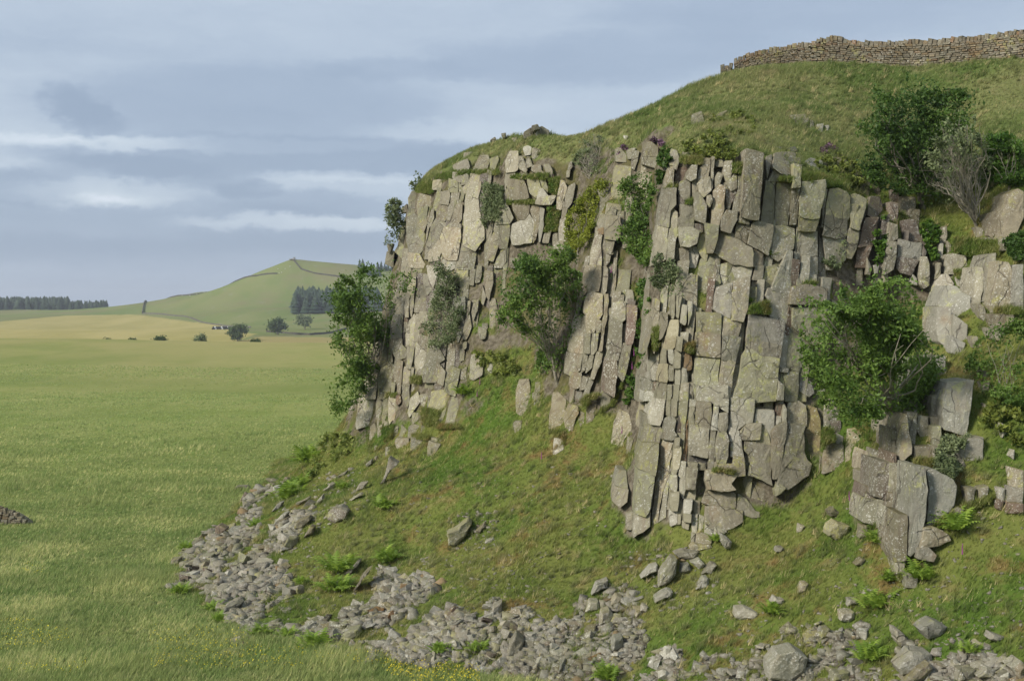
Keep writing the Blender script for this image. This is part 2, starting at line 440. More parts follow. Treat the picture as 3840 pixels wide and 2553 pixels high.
c = t.mix(at_('tan'), c, t.mix(n_big, (.250, .215, .085), (.330, .270, .110)))
finish(t, c, 1.0, t.noise(pos, 2.2, 6, .7), .6, .25, 0.0)
ground = link('ground', np_mesh('ground', gV, gF, m, gA, True))
tag(ground, kind='structure')

# ------------------------------------------------------------------ the crag's hillside: talus, crag core and hilltop as one tilted height field
CTRL = [  # px, py, Y
    # talus
    (1100, 1950, 66), (1500, 1900, 62), (1500, 2200, 54.5), (2000, 2000, 53.7), (2000, 2300, 49), (2380, 2010, 51.7), (2600, 2070, 49.2),
    (2900, 1910, 50), (3200, 1730, 50), (3400, 2190, 42), (3250, 2060, 44.5), (3000, 2200, 44), (2500, 2350, 45.6), (3000, 2500, 41),
    (3700, 2300, 39.3), (3840, 2553, 36.5), (3840, 2000, 41.5), (2100, 1850, 56.8), (1750, 1800, 61.5), (1750, 2050, 56.4), (1300, 1900, 64.5), (1250, 2200, 56.8), (1000, 2100, 62.5),
    # grass between the buttresses
    (2350, 1750, 56), (2180, 1650, 60), (1950, 1610, 64), (1800, 1400, 70), (1650, 1725, 67), (1480, 1705, 72), (1350, 1640, 80), (1210, 1680, 87),
    (2420, 1620, 57), (2300, 1560, 60.5), (1880, 1480, 67.5), (1830, 1560, 66.5),
    # left buttress
    (1545, 740, 86), (1640, 690, 82.5), (1430, 1250, 81.2), (1480, 1000, 83.5), (1580, 1000, 80), (1600, 1350, 75.5), (1500, 1500, 77), (1700, 1100, 75.5), (1700, 800, 79), (1420, 1480, 79.8), (1650, 1550, 71.5),
    (1850, 650, 77), (1950, 800, 73.5), (1850, 1000, 74.5), (1850, 1200, 72.5), (1950, 1300, 69.5), (2050, 600, 72.5), (2030, 800, 72),
    (2110, 900, 70), (2080, 1150, 67.5), (2080, 1400, 65), (2150, 700, 70.5),
    # middle buttress
    (2200, 1000, 64.3), (2200, 1300, 62), (2290, 800, 64.5), (2350, 600, 66), (2310, 1050, 62.5), (2330, 1300, 60.5), (2400, 800, 65), (2420, 1050, 62), (2420, 1300, 59.5),
    # main face
    (2470, 600, 56.8), (2450, 1000, 55.2), (2450, 1300, 53.7), (2420, 1700, 52.4), (2650, 600, 55.3), (2650, 1000, 54.0), (2650, 1500, 51.7), (2650, 1900, 50.1),
    (2850, 600, 54.5), (2850, 1200, 52.6), (2850, 1700, 50.7), (3050, 700, 55), (3050, 1100, 53.4), (3030, 1500, 51.8),
    (3150, 1000, 55.2), (3170, 1400, 53.2), (3200, 700, 57), (3190, 1600, 51.6),
    # right buttress and its ledges
    (3300, 800, 58.5), (3400, 800, 58.5), (3350, 1150, 55.8), (3280, 1550, 51), (3280, 1700, 48.2), (3350, 1700, 45.4), (3400, 1950, 43.2), (3290, 1900, 45.6), (3400, 1550, 47.5),
    (3550, 1400, 48.2), (3550, 1650, 45.6), (3600, 1850, 43.4), (3560, 1200, 51.5), (3650, 1050, 53), (3520, 850, 57.2), (3700, 750, 57), (3840, 750, 55), (3840, 1000, 51.5), (3840, 1300, 47.5), (3700, 1400, 48), (3750, 1700, 44.2),
    # hilltop
    (2500, 545, 58.5), (2850, 540, 57), (3100, 600, 59.5), (3400, 560, 63), (3840, 500, 61.5), (3640, 640, 60),
    (2500, 455, 65), (2700, 400, 67), (3000, 400, 66), (3300, 400, 68), (3840, 350, 66.5),
    (2700, 292, 76), (2900, 255, 75.5), (3050, 240, 75), (3300, 250, 73.5), (3420, 258, 73), (3600, 240, 71.5), (3840, 215, 69),
    (2050, 495, 77), (1600, 660, 88), (1900, 560, 79), (2150, 560, 72.5), (2350, 530, 68),
]
HP = [tuple(at(*q)) for q in CTRL]
FOOT = [(1000, 1805), (820, 1960), (635, 2157), (733, 2230), (847, 2344), (1042, 2385), (1205, 2430), (1351, 2491), (1758, 2525), (1990, 2560), (2350, 2690), (2800, 2850)]
foot = np.array([at(x, y, CAMZ * FPX / (y - HY)) for x, y in FOOT])
NH = np.array([.756, .654, 0]); E1 = np.array([-.654, .756, 0])
for p in foot:
    HP.append((p[0], p[1], .05)); q = p - NH * 3.5; HP.append((q[0], q[1], -1.1)); q = p - NH * 9; HP.append((q[0], q[1], -3.2))
HP += [(-18, 115, 0), (-22, 115, -1.5), (-27, 112, -4), (-9, 95, 4), (-6.2, 97, 12), (-4.6, 97, 19), (-9, 112, 4), (-5, 112, 19), (-5.5, 104, 12),
       (8, 86, 19.5), (-3, 98, 19.5), (3, 102, 18.5), (15, 97, 23), (26, 92, 22.5), (36, 80, 22), (30, 62, 21), (25, 47, 14.5), (21, 36, 8), (18, 29, 3), (24, 31, 8), (30, 50, 19.5), (10, 110, 18), (30, 110, 20), (-17, 132, -4), (-10, 132, -2), (-5, 132, 4), (-3, 132, 15), (-24, 128, -6)]
for q in [(2360, 445, 71), (2430, 412, 71.5), (2500, 378, 72), (2600, 322, 74), (2300, 470, 70.5), (2220, 490, 72), (2150, 512, 74), (1930, 482, 79.5), (1800, 545, 84), (1700, 600, 86)]:
    p = at(*q); HP.append(tuple(p)); r_ = at(q[0] + 15, q[1], q[2] + 7); HP.append((r_[0], r_[1], r_[2] - 1.5))
HP = np.array(HP)
O0 = np.array([.7, 45.4, 0]); TH = math.radians(50)
E2 = NH * math.cos(TH) + np.array([0, 0, math.sin(TH)]); E3 = -NH * math.sin(TH) + np.array([0, 0, math.cos(TH)])
loc = HP - O0
HS = TPS(np.c_[loc @ E1, loc @ E2], loc @ E3, .01, 10.0)
SCREE = [pts_of('Q', '180,775 350,560 460,470 640,335 820,235 800,330 690,400 640,480 560,560 700,530 900,420 1060,400 1050,470 930,560 900,600 800,700 900,740 930,850 780,930 560,1010 500,960 380,830'),
         pts_of('Q', '560,1060 620,980 930,1000 1150,930 1330,830 1480,715 1650,680 1760,800 1640,880 1560,1000 1300,1090 1140,1140 900,1090'),
         pts_of('Q', '1200,1170 1600,1080 1760,1000 1950,920 2060,960 2359,990 2359,1331 2000,1300 1900,1240 1500,1215 1250,1200'),
         pts_of('T', '-10,560 200,530 300,520 360,440 480,400 580,440 640,520 650,620 680,690 800,700 1060,690 1200,660 1330,600 1440,555 1600,570 1610,680 1760,720 1900,665 2100,640 2359,690 2359,1000 -10,1000')]
def warp_px(p):
    q = np.c_[p, np.zeros(len(p))]
    return p + 110 * np.c_[vnoise(q, 1 / 90., 51) - .5, vnoise(q, 1 / 90., 52) - .5] + 50 * np.c_[vnoise(q, 1 / 28., 53) - .5, vnoise(q, 1 / 28., 54) - .5]
def scree_mask(p):
    pw = warp_px(p); mk = np.zeros(len(p), bool)
    q = np.c_[(-.8 * p[:, 0] + .6 * p[:, 1]) / 230., (.6 * p[:, 0] + .8 * p[:, 1]) / 52., np.zeros(len(p))]
    st = .62 * vnoise(q, 1.0, 57) + .38 * vnoise(q, 2.7, 58)
    for k, s in enumerate(SCREE): mk |= in_poly(pw, s) & (st > (.44, .40, .38, .40)[k])
    return mk
def build_hill():
    da = .26; a = np.arange(-46, 74, da); b = np.arange(-9, 62, da)
    A, B = np.meshgrid(a, b, indexing='ij'); Q = np.c_[A.ravel(), B.ravel()]
    h = HS(Q)
    P = O0 + Q[:, :1] * E1 + Q[:, 1:] * E2 + h[:, None] * E3
    n = (vnoise(P, .30, 4) - .5) * .34 + (vnoise(P, .8, 5) - .5) * .22 + (vnoise(P, 2.1, 6) - .5) * .10
    P = P + E3 * n[:, None]
    na, nb = len(a), len(b)
    i = (np.arange(na - 1)[:, None] * nb + np.arange(nb - 1)[None, :]).ravel()
    F = np.stack([i, i + nb, i + nb + 1, i + 1], -1)
    px = to_px(np.c_[P[:, 0], np.maximum(P[:, 1], 1), P[:, 2]])
    scree = np.zeros(len(P))
    scree = scree_mask(px).astype(float)
    scree *= (P[:, 2] < 7)
    top = np.clip((P[:, 2] - 17.2) / 1.5, 0, 1)
    return P, F, {'scree': scree, 'top': top}
hV, hF, hA = build_hill()
BVH = BVHTree.FromPolygons([Vector(v) for v in hV.tolist()], hF.tolist())
CO = Vector((0, 0, CAMZ))
def surf(px, py, default=None):
    """where the ray through a pixel of the photograph meets the hillside (or the meadow)"""
    d = Vector(((px - HX) / FPX, 1.0, -(py - HY) / FPX))
    hit = BVH.ray_cast(CO, d.normalized())
    if hit[0] is not None and hit[0].z > -.05: return np.array(hit[0])
    if d.z < -.02:
        p = np.array(CO) + np.array(d) * (CAMZ / -d.z); return p
    return None
def surf_nz(px, py):
    d = Vector(((px - HX) / FPX, 1.0, -(py - HY) / FPX)); h = BVH.ray_cast(CO, d.normalized())
    return 0.0 if h[0] is None else abs(h[1].z)
def surfY(px, py, default=60.0):
    p = surf(px, py)
    return default if p is None else float(p[1])

m, t = new_mat('turf_and_earth')
geo = t.node('ShaderNodeNewGeometry')
pos, nrm = geo.outputs['Position'], geo.outputs['Normal']
ch, n2 = grass_color(t, pos, 'hill'); ct, _ = grass_color(t, pos, 'top')
c = t.mix(t.node('ShaderNodeAttribute', attribute_name='top').outputs['Fac'], ch, ct)
up = t.node('ShaderNodeSeparateXYZ', {0: nrm}).outputs[2]
nz = t.noise(pos, .7, 6, .65); nf = t.noise(pos, 4.0, 8, .7)
rockc = t.mix(t.ramp(nf, .35, .68), (.085, .072, .052), (.215, .190, .145))
rockc = t.mix(t.math('MULTIPLY', t.ramp(nz, .46, .60), .75), rockc, t.mix(nf, (.050, .066, .018), (.150, .125, .045)))
c = t.mix(t.ramp(t.math('ADD', up, t.math('MULTIPLY', t.math('SUBTRACT', nz, .5), .55)), .62, .46), c, rockc)
sc_ = t.node('ShaderNodeAttribute', attribute_name='scree').outputs['Fac']
c = t.mix(t.ramp(t.math('ADD', sc_, t.math('MULTIPLY', t.math('SUBTRACT', nz, .5), .9)), .45, .7), c, t.mix(t.ramp(nf, .35, .65), (.125, .112, .086), (.225, .205, .165)))
finish(t, c, 1.0, t.math('ADD', nf, t.math('MULTIPLY', t.noise(pos, 14, 5, .7), .4)), .8, .14, 0.0)
hill = link('hillside', np_mesh('hillside', hV, hF, m, hA, True))
tag(hill, kind='structure')
# ------------------------------------------------------------------ the crag: traced columns and blocks, each set out from the hillside
BLOCKS = '''
S .7 a 2795,560 2868,580 2858,690 2848,822 2830,823 2776,808 2785,700
A .1 a 205,125 290,110 375,175 370,265 190,255
A .1 a 190,258 370,268 345,395 180,350
A 0 a 175,358 352,395 330,620 240,800 80,1000 130,700
A -.1 a 0,210 60,190 110,180 80,280 10,290
A -.1 a 80,215 155,225 125,340 90,420 50,400
A .1 a 525,195 590,215 620,290 610,370 490,360 505,240
A .05 a 490,365 605,375 590,425 480,425
A .15 a 475,430 570,425 550,560 560,620 430,640 450,500
A .2 a 425,655 590,655 580,850 520,900 500,1100 370,1070 390,850
A .1 a 545,890 610,960 600,1110 500,1120 510,950
A .15 a 365,1080 500,1110 480,1280 460,1480 300,1540 330,1300
A .1 a 505,1130 605,1130 610,1200 580,1270 560,1460 465,1500 480,1250
A -.1 a 690,195 770,275 740,300 650,305 655,240
A .35 a 765,390 835,390 820,520 755,550 700,525 720,450
A 0 a 625,580 750,555 755,770 670,775 610,700
A -.05 p 605,690 670,780 750,775 690,850 605,850
A 0 a 760,560 825,540 840,680 770,740
A .05 a 900,305 985,310 985,400 960,520 880,540 830,600 840,450 890,370
A .3 a 880,540 985,520 1000,670 910,745 855,690 830,600
A .4 a 940,745 1000,740 1010,800 980,860 940,800
A .3 a 785,700 850,700 950,850 935,1055 805,1010 785,850
A .1 a 620,850 780,850 800,1000 790,1120 610,1110 605,1000 640,970
A .15 a 605,1120 790,1120 860,1160 830,1290 730,1330 650,1320 625,1220
A 0 p 780,1070 905,1080 900,1150 860,1160 790,1110
A 0 a 1000,285 1040,290 1030,420 1010,640 995,640 990,430
A .05 a 1050,225 1105,240 1145,380 1040,380 1040,290
A 0 a 1070,470 1145,490 1100,590 1020,640 1040,520
A .15 a 1095,615 1170,640 1150,900 1110,1000 1080,1100 980,1060 1010,870 1010,700
A .1 a 1150,345 1250,330 1240,450 1220,560 1180,580 1140,480
A .1 a 1260,490 1305,510 1300,640 1220,670 1170,590 1230,550
A .05 p 1165,670 1300,650 1290,720 1240,810 1165,800
A .05 a 1165,805 1240,815 1210,900 1180,900
A 0 a 1310,520 1385,490 1370,700 1330,900 1320,1000 1240,900 1260,780 1300,700
A .4 a 1170,920 1310,915 1305,1010 1230,1165 1100,1130 1110,1000
A .1 a 1320,980 1390,1000 1450,1040 1440,1060 1310,1040
A -.1 a 1300,1050 1460,1070 1420,1290 1270,1210
A .3 y 910,1070 1090,1100 1075,1250 1020,1400 945,1400 930,1200
A .25 y 860,1160 930,1165 965,1390 940,1500 850,1400 830,1340
A .1 g 1100,1130 1230,1165 1330,1270 1480,1350 1500,1420 1490,1560 1250,1530 1050,1420 1020,1400 1080,1250
A 0 g 620,1370 720,1340 740,1500 640,1568
A 0 w 730,1340 850,1350 850,1450 820,1568 720,1568
C .1 y 830,100 860,-60 945,-150 1090,-140 1090,-20 1110,200 1050,260 1020,530 820,530 825,250
C .12 g 1095,-20 1250,-40 1490,-5 1465,120 1250,190 1110,210
C .12 g 1255,190 1460,130 1430,480 1380,640 1235,620 1230,500
C .05 w 1060,260 1250,195 1235,500 1225,600 1100,560 1025,490
C .15 y 815,545 1120,560 1110,800 820,770
C .1 g 1130,600 1360,640 1320,810 1115,800
C .2 g 810,785 1110,810 1110,1060 820,1035
C .15 g 1120,815 1350,840 1290,1120 1115,1080
C 0 y 805,1050 1110,1085 1080,1300 1085,1568 800,1568 780,1400
C 0 g 1115,1085 1285,1125 1240,1400 1200,1600 1085,1600 1090,1300
D .1 w 20,565 210,600 460,665 440,790 425,920 150,890 0,830
D .1 g 0,840 150,895 420,930 395,1085 280,1075 180,1050 60,970 -20,980
D .1 y -10,985 70,980 190,1070 395,1090 370,1330 350,1570 -180,1600 -90,1300 -60,1050
D .05 y 460,680 520,690 640,790 720,880 780,920 800,1150 640,1170 620,1240 500,1190 410,1150 430,900
D .1 g 250,265 300,265 500,330 495,430 475,655 270,600 260,400 220,360
D .12 g 480,-170 550,-165 540,0 525,200 510,330 290,260 350,100
D .15 g 545,240 700,215 830,240 960,270 940,440 550,430 505,430
D 0 y 545,490 830,490 950,440 950,640 880,900 780,910 640,790 530,690
D -.2 g 495,450 545,450 535,640 510,680 480,650
D .1 g 590,100 830,110 830,230 700,210 590,215
D .05 g 835,140 985,140 965,265 830,235
D -.1 g 1000,400 1120,480 1110,640 1000,760 970,660
D .05 g 395,1180 500,1200 490,1230 390,1230
D -.1 y 400,1240 620,1260 600,1570 450,1570 450,1400 390,1350
D .2 g 370,1350 450,1410 440,1560 350,1550
D .1 w 620,1350 760,1360 800,1470 730,1520 620,1460
D 0 g 840,1290 950,1320 930,1390 840,1370
D 0 g 830,1390 930,1400 920,1500 830,1490
D -.05 g 100,0 210,0 190,150 60,150
D -.2 y 220,20 350,-20 380,30 270,250 200,280 190,160
D -.15 g 60,170 190,170 190,280 120,330 40,400
B 0 a 220,570 345,570 330,780 320,1070 240,1050 160,1010 190,800
B .05 g 350,570 530,600 530,740 500,960 485,1080 325,1070 325,900 340,700
B .25 y 545,365 655,385 640,625 530,625
B 0 g 535,640 635,635 620,800 600,1000 590,1060 500,1070 510,900
B .2 y 650,580 930,555 940,650 915,760 880,880 860,990 780,1000 660,985 615,950 625,750
B .1 y 610,990 760,1005 860,1010 840,1060 810,1140 610,1140
B -.1 g 935,670 960,680 930,860 900,1100 870,1090 890,900
B .1 y 970,670 1090,660 1190,710 1225,770 1225,960 1190,1010 1090,990 930,940 945,780
B .1 g 930,950 1090,1000 1190,1020 1180,1200 1050,1230 890,1190 910,1050
B 0 g 890,1200 1040,1235 1170,1220 1170,1480 1000,1600 930,1590 910,1330
B .1 a 1300,435 1450,460 1465,520 1430,760 1290,720 1240,600 1260,520
B .1 y 1240,730 1290,725 1420,790 1380,960 1330,1130 1220,1100 1225,800
B 0 g 1225,1105 1330,1130 1300,1350 1230,1470 1170,1450 1190,1150
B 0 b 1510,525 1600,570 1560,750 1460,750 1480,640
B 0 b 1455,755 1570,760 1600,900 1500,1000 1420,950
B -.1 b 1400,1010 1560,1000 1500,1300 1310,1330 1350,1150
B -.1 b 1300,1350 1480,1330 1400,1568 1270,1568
B -.1 a 330,240 440,230 580,250 580,290 635,300 630,370 545,370 530,470 400,460 310,390
B 0 a 330,420 490,490 460,540 280,560 240,560 300,480
B 0 w 690,340 750,300 880,330 900,360 860,400 840,480 700,490 670,450
B -.1 a 900,360 970,370 960,470 880,460
B 0 a 985,295 1140,310 1190,350 1200,480 1170,540 1040,530 980,450
B -.2 a 230,290 300,260 300,340 260,480 230,530
B -.1 a 260,180 570,170 600,210 500,225 330,235 240,220
B .15 g 60,1060 160,1045 325,1095 315,1190 300,1270 260,1425 130,1350 10,1290 40,1170
B .05 g 335,1100 480,1110 570,1140 560,1340 480,1400 370,1500 280,1440 310,1270 330,1180
B .2 g 600,1160 835,1165 835,1400 835,1655 620,1655 590,1300
B -.05 g 840,1200 900,1300 930,1568 935,1690 840,1690
B -.05 g 560,1400 600,1420 590,1600 560,1650 545,1600
B 0 a 90,1370 200,1430 190,1560 70,1560
B -.1 g -60,1080 40,1090 30,1180 0,1270 -90,1220
C .1 g 290,40 345,180 330,400 310,560 300,760 270,860 200,1010 180,1010 220,620 250,350
C .1 g 340,380 400,420 390,560 380,700 350,900 330,1010 300,1000 300,800 315,560
C .1 g 200,1015 290,880 320,1020 290,1130 270,1320 200,1568 120,1568 150,1300
C .1 w 300,1045 390,1045 350,1300 340,1330 260,1310 280,1160
C .05 g 400,545 490,560 480,700 420,820 380,850 380,700
C .1 c 525,340 575,345 570,540 560,600 525,600 520,420
C .15 c 590,350 660,365 630,480 610,600 575,570 580,420
C .05 g 655,460 720,470 710,640 690,680 625,650
C 0 g 690,120 820,100 810,240 790,380 780,420 690,380
C 0 g 725,420 780,425 770,560 720,680 720,500
C .1 c 520,640 615,640 605,800 590,830 460,810 480,700
C .1 c 455,820 590,835 575,930 530,970 420,960
C .25 c 595,830 665,850 655,990 580,970
C .05 c 415,970 475,975 470,1060 480,1150 390,1150 405,1050
C .1 c 480,975 555,990 545,1140 500,1120
C .2 c 565,990 645,1040 635,1185 550,1180 560,1080
C .1 c 380,1160 490,1155 495,1300 480,1350 400,1340 350,1330
C .1 c 500,1165 560,1190 555,1330 490,1330
C 0 c 570,1200 640,1190 635,1380 565,1370
C -.1 g 645,1200 710,1210 720,1380 640,1370
C -.15 o 680,1030 770,1050 765,1200 720,1210 670,1180
C .05 c 365,1375 475,1370 470,1470 350,1470
C 0 g 200,1330 340,1345 330,1470 200,1470
C .1 c 480,1400 540,1400 520,1560 470,1560
C .05 c 550,1400 630,1410 610,1568 540,1568
C -.1 g 640,1380 740,1380 730,1568 620,1568
C -.1 g 770,1190 820,1200 820,1470 765,1470
C .15 w 200,1475 330,1475 330,1568 190,1568
C .1 c 335,1475 470,1480 465,1568 400,1568 330,1568
C -.1 g 620,-40 690,-20 690,110 680,330 600,320
E .1 g 150,20 250,0 220,120 150,130 135,280 120,250
E .25 w 250,-10 385,0 365,130 330,240 225,225 205,140
E .1 g 160,135 215,150 220,230 330,250 345,280 320,430 140,420 165,280
E .2 y 140,425 320,435 305,590 285,735 105,685 115,560
E .2 y 105,690 280,740 260,900 240,1040 215,1100 180,1135 75,1100 90,850
E .15 g 75,1110 180,1140 215,1095 240,1110 230,1235 60,1340 60,1250
E 0 g 330,380 400,370 460,420 445,560 430,600 420,740 350,900 330,1000 300,1200 245,1230 250,1050 290,760 320,600
E -.05 g 420,760 410,900 390,1130 300,1190 320,1160 360,900
E .05 g 365,200 440,150 490,210 470,300 500,330 450,390 340,370 350,290
E .05 c 385,0 440,0 430,140 375,140
E .1 c 440,0 500,10 490,150 430,140
E .05 c 410,150 480,155 475,200 410,195
E -.3 o 510,0 600,0 585,160 500,140
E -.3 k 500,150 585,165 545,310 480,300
E -.3 o 560,270 605,200 600,420 590,600 530,600 545,420
E .05 c 465,380 530,380 520,460 465,460
E 0 c 470,465 540,470 530,600 520,660 450,680 460,540
E 0 c 450,690 505,690 480,740 420,740
E .05 c 425,745 500,745 490,900 440,870 415,820
E .1 c 510,610 585,610 580,860 560,960 520,910 510,750
E .1 c 430,920 520,910 515,1000 500,1080 430,1070 420,990
E .05 c 515,1000 555,960 550,1080 530,1200 490,1210 500,1100
E .1 c 420,1075 500,1085 495,1200 425,1225
E .05 g 620,0 685,10 680,55 615,60
E -.05 c 620,65 670,75 665,250 610,250
E .2 g 680,20 830,30 840,130 825,270 810,280 665,245 675,120
E .25 g 620,260 660,255 815,290 800,560 615,525 610,400
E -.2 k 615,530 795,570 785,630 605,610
E .05 c 605,620 700,620 690,665 605,655
E .05 c 705,625 785,635 775,680 700,670
E .1 c 595,670 705,675 690,765 580,765
E .1 c 585,770 690,770 675,865 580,865
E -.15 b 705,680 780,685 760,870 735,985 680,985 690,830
E .05 c 575,875 680,870 670,985 560,960
E .05 c 560,990 650,980 640,1060 620,1115 555,1110
E .1 c 655,990 725,1005 715,1110 650,1110
E -.1 b 730,1030 775,1050 770,1140 715,1120
E .05 c 560,1120 640,1130 630,1190 555,1180
E .2 c 545,1190 620,1190 610,1260 540,1240
E .1 c 645,1125 700,1120 690,1300 640,1300
E .1 g 705,1130 770,1150 755,1300 700,1270
E .1 c 635,1310 675,1310 665,1390 630,1385
E .1 g 850,40 910,60 905,130 840,130
E .1 w 845,140 900,140 890,290 825,280
E .05 g 905,140 1000,130 995,270 970,320 890,315
E .05 g 820,290 885,300 870,450 865,660 795,680 805,560
E .1 g 890,330 980,320 1010,400 1000,540 975,620 880,605 870,450
E .05 w 990,260 1100,310 1130,400 1160,560 1010,540 1010,400
E .1 g 865,610 1040,635 1050,560 1160,575 1170,730 1080,740 1050,720 850,690
E .1 g 780,700 860,690 1090,745 1030,820 1080,870 940,885 790,860 770,790
E .15 g 775,870 940,890 1065,920 1080,1000 1060,1080 880,1040 740,1005
E .1 g 1010,-20 1260,0 1255,90 1240,210 1170,225 1145,160 1040,100 1010,100
E 0 w 1015,115 1145,165 1170,230 1060,300 1000,260
E .1 g 775,1050 880,1045 1060,1085 1145,1090 1140,1190 1050,1240 970,1270 850,1250 770,1210
E .1 g 765,1220 850,1250 840,1330 760,1310
E .15 g 855,1255 965,1275 990,1290 900,1330 850,1330
E .3 g 680,1310 860,1330 830,1400 680,1390
E .1 g 1090,925 1170,970 1260,1080 1307,1090 1307,1140 1230,1145 1150,1110 1145,1090 1075,1080
E .1 g 1185,240 1330,235 1307,380 1130,380 1110,310
E .1 g 690,-130 1000,-140 1000,120 905,55 850,30 685,10
F .1 g 0,100 100,115 75,270 0,270
F .05 w 105,120 330,130 330,270 320,400 290,540 240,350 190,290 80,275
F .12 y -60,280 80,280 190,300 250,370 290,530 120,510 0,480 -60,460
F .1 g -30,490 120,515 290,545 285,690 290,900 310,1000 100,890 0,870 60,690 -30,600
F .1 g 340,330 480,260 470,420 440,560 410,740 360,920 310,920 290,690 300,540 290,400
F .1 g 490,20 570,0 700,80 715,220 710,300 480,280 475,100
F .15 g 485,290 700,310 680,400 680,620 720,700 770,740 740,870 480,1040 360,980 370,900 420,680 460,480
F -.15 m 720,80 830,110 870,240 870,500 850,640 800,740 730,700 690,600 690,380 710,300
F .05 g -60,880 100,900 215,990 310,1040 300,1130 240,1250 160,1330 0,1230 -100,1100
F 0 g -100,1110 0,1240 150,1340 60,1400 -130,1380
F 0 y 330,1060 370,985 470,1040 340,1120
F 0 c 345,200 410,200 410,330 340,320
F -.2 b 340,45 435,65 410,190 340,180
F .05 g 440,60 475,110 480,250 420,250 415,190
F .1 a 910,20 1000,0 1100,120 1100,240 980,260 960,330 890,320 905,180
F .15 p 985,270 1110,250 1110,330 1090,390 1000,390
F .1 a 1180,350 1330,330 1400,400 1330,520 1270,640 1150,720 1160,540
F .15 a 945,510 1145,545 1140,780 890,860 900,690
F .1 w 1050,400 1140,440 1130,520 1050,520
F 0 a 860,660 880,680 870,840 835,850
M .3 p 140,690 255,715 245,900 215,960 135,930 140,800
M .2 a 135,620 190,640 185,690 140,690
M .15 a 90,640 130,650 130,760 70,770
M .3 p 95,880 215,960 80,970
M .3 a 80,970 215,970 195,1150 60,1110 60,1040
M .1 a 80,800 130,790 130,860 80,860
M .2 a 250,720 320,720 305,840 290,920 240,910
M .2 a 240,920 300,925 290,1070 220,1010
M .2 a 220,1020 285,1060 270,1230 225,1220 210,1100
M .1 b 230,1235 270,1240 250,1310 215,1310
M .95 a 330,705 386,790 381,880 300,920 310,800
M 1.0 a 300,920 383,885 380,1070 295,1060
M 1.0 a 295,1065 380,1080 370,1380 335,1390 280,1390 265,1300
M .5 a 280,1395 365,1385 345,1510 300,1515
M .1 G 410,740 500,755 520,900 500,1100 470,1220 440,1310 390,1350 398,1000
M .05 G 505,757 560,765 690,830 720,880 700,1000 650,1060 520,1160 505,1100 525,900
M .15 a 785,890 850,890 830,1000 780,1010
M .15 a 870,890 940,880 930,960 870,970
M .45 a 490,1170 560,1165 660,1210 680,1245 600,1275 460,1290
M .5 w 450,1310 520,1300 580,1350 560,1390 440,1370
M .4 a 370,1470 450,1510 440,1568 360,1568
M .5 a 660,1050 730,1025 765,1040 760,1075 670,1090
M .3 a 330,440 370,380 400,560 410,640 340,700 310,670 330,580
M .25 a 365,370 445,370 440,480 430,600 390,550 360,470
M .2 a 390,300 440,290 450,370 400,370
M .2 a 440,390 520,400 520,520 470,530 435,480
M .2 a 530,400 605,395 600,460 530,460
M .25 y 545,465 610,465 605,600 545,590
M .2 a 415,600 540,600 545,690 415,690
M .15 a 545,600 600,610 610,690 550,690
M .5 G 650,160 838,145 815,330 785,515 620,470 618,270
M .35 a 540,260 605,240 605,390 535,395
M .3 a 400,160 500,150 490,270 390,260
M .3 G 400,0 640,-20 640,150 520,230 400,150
M .2 G 700,560 900,540 900,680 800,700 680,640
M .2 a 225,370 260,350 240,480 205,520
M .15 a 205,520 240,520 240,580 205,580
M .2 a 270,480 310,500 300,650 270,650
M .15 b 265,650 300,655 290,780 260,780
M .3 a 1120,760 1181,770 1181,900 1095,880
M .3 w 1090,885 1181,910 1170,990 1070,980
M .3 b 1080,990 1181,1000 1181,1050 1050,1050
M .25 w 1010,890 1055,895 1050,970 1000,960
M .2 b 1000,970 1045,980 1030,1030 990,1020
M .3 w 1010,440 1080,470 1030,530
M .3 a 920,310 990,320 980,370 920,350
M .25 w 1080,660 1120,630 1110,680
M .2 a 885,160 945,150 940,220 890,230
M .2 a 880,60 930,90 930,120 890,110
L .1 p 225,160 310,170 310,370 215,350
L .1 a 215,360 310,390 310,500 200,540
L .1 p 350,340 480,330 520,450 545,520 430,550 350,500
L -.1 a 350,100 480,110 480,320 340,330 330,250
L .1 p 240,20 320,40 310,160 230,150
L .15 w 320,520 430,555 545,560 540,660 520,720 470,715 390,700 300,680
L .1 p 545,570 590,640 570,700 530,690
L .1 a 200,550 300,550 290,700 270,800 160,860 180,650
L .1 p 300,690 460,720 520,730 470,800 440,860 340,840 290,800
L .1 a 530,700 600,700 620,780 615,960 570,990 525,950 520,800
L 0 a 150,860 220,820 210,1000 130,1030
L 0 w 440,860 490,900 500,960 440,940
L .1 a 745,420 790,390 790,480 770,550 720,550
L .1 w 710,570 760,570 750,690 700,690
L .05 a 785,540 830,580 830,650 780,650
L .15 a 780,680 850,665 980,690 990,800 950,850 850,850 750,850 755,740
L .15 w 740,870 800,870 860,960 760,1010 720,1100 660,1090 640,990
L .05 a 690,760 740,760 720,870 670,900
L .35 G 790,980 880,985 930,1040 1025,1080 1020,1200 990,1350 840,1260 730,1180 700,1170 740,1060
L .35 G 680,1190 830,1190 830,1460 800,1568 700,1500 680,1320
L .3 G 840,1260 990,1360 980,1530 840,1460
L .2 G 830,1470 970,1540 940,1640 820,1620
L .25 a 1380,90 1480,30 1542,60 1542,300 1480,430 1420,500 1310,490 1310,300 1370,190
L .2 a 1310,500 1420,520 1400,610 1300,620
L .15 a 1240,260 1300,250 1300,400 1230,500 1185,470 1190,350
L .1 a 1070,400 1140,420 1150,490 1070,490
L .1 a 1150,510 1230,510 1210,600 1140,590
L .2 a 1080,795 1145,800 1150,940 1120,1130 1060,1200 1045,1080 1065,900
L .2 a 1155,790 1190,680 1270,660 1270,780 1270,960 1220,1080 1130,1120 1150,950
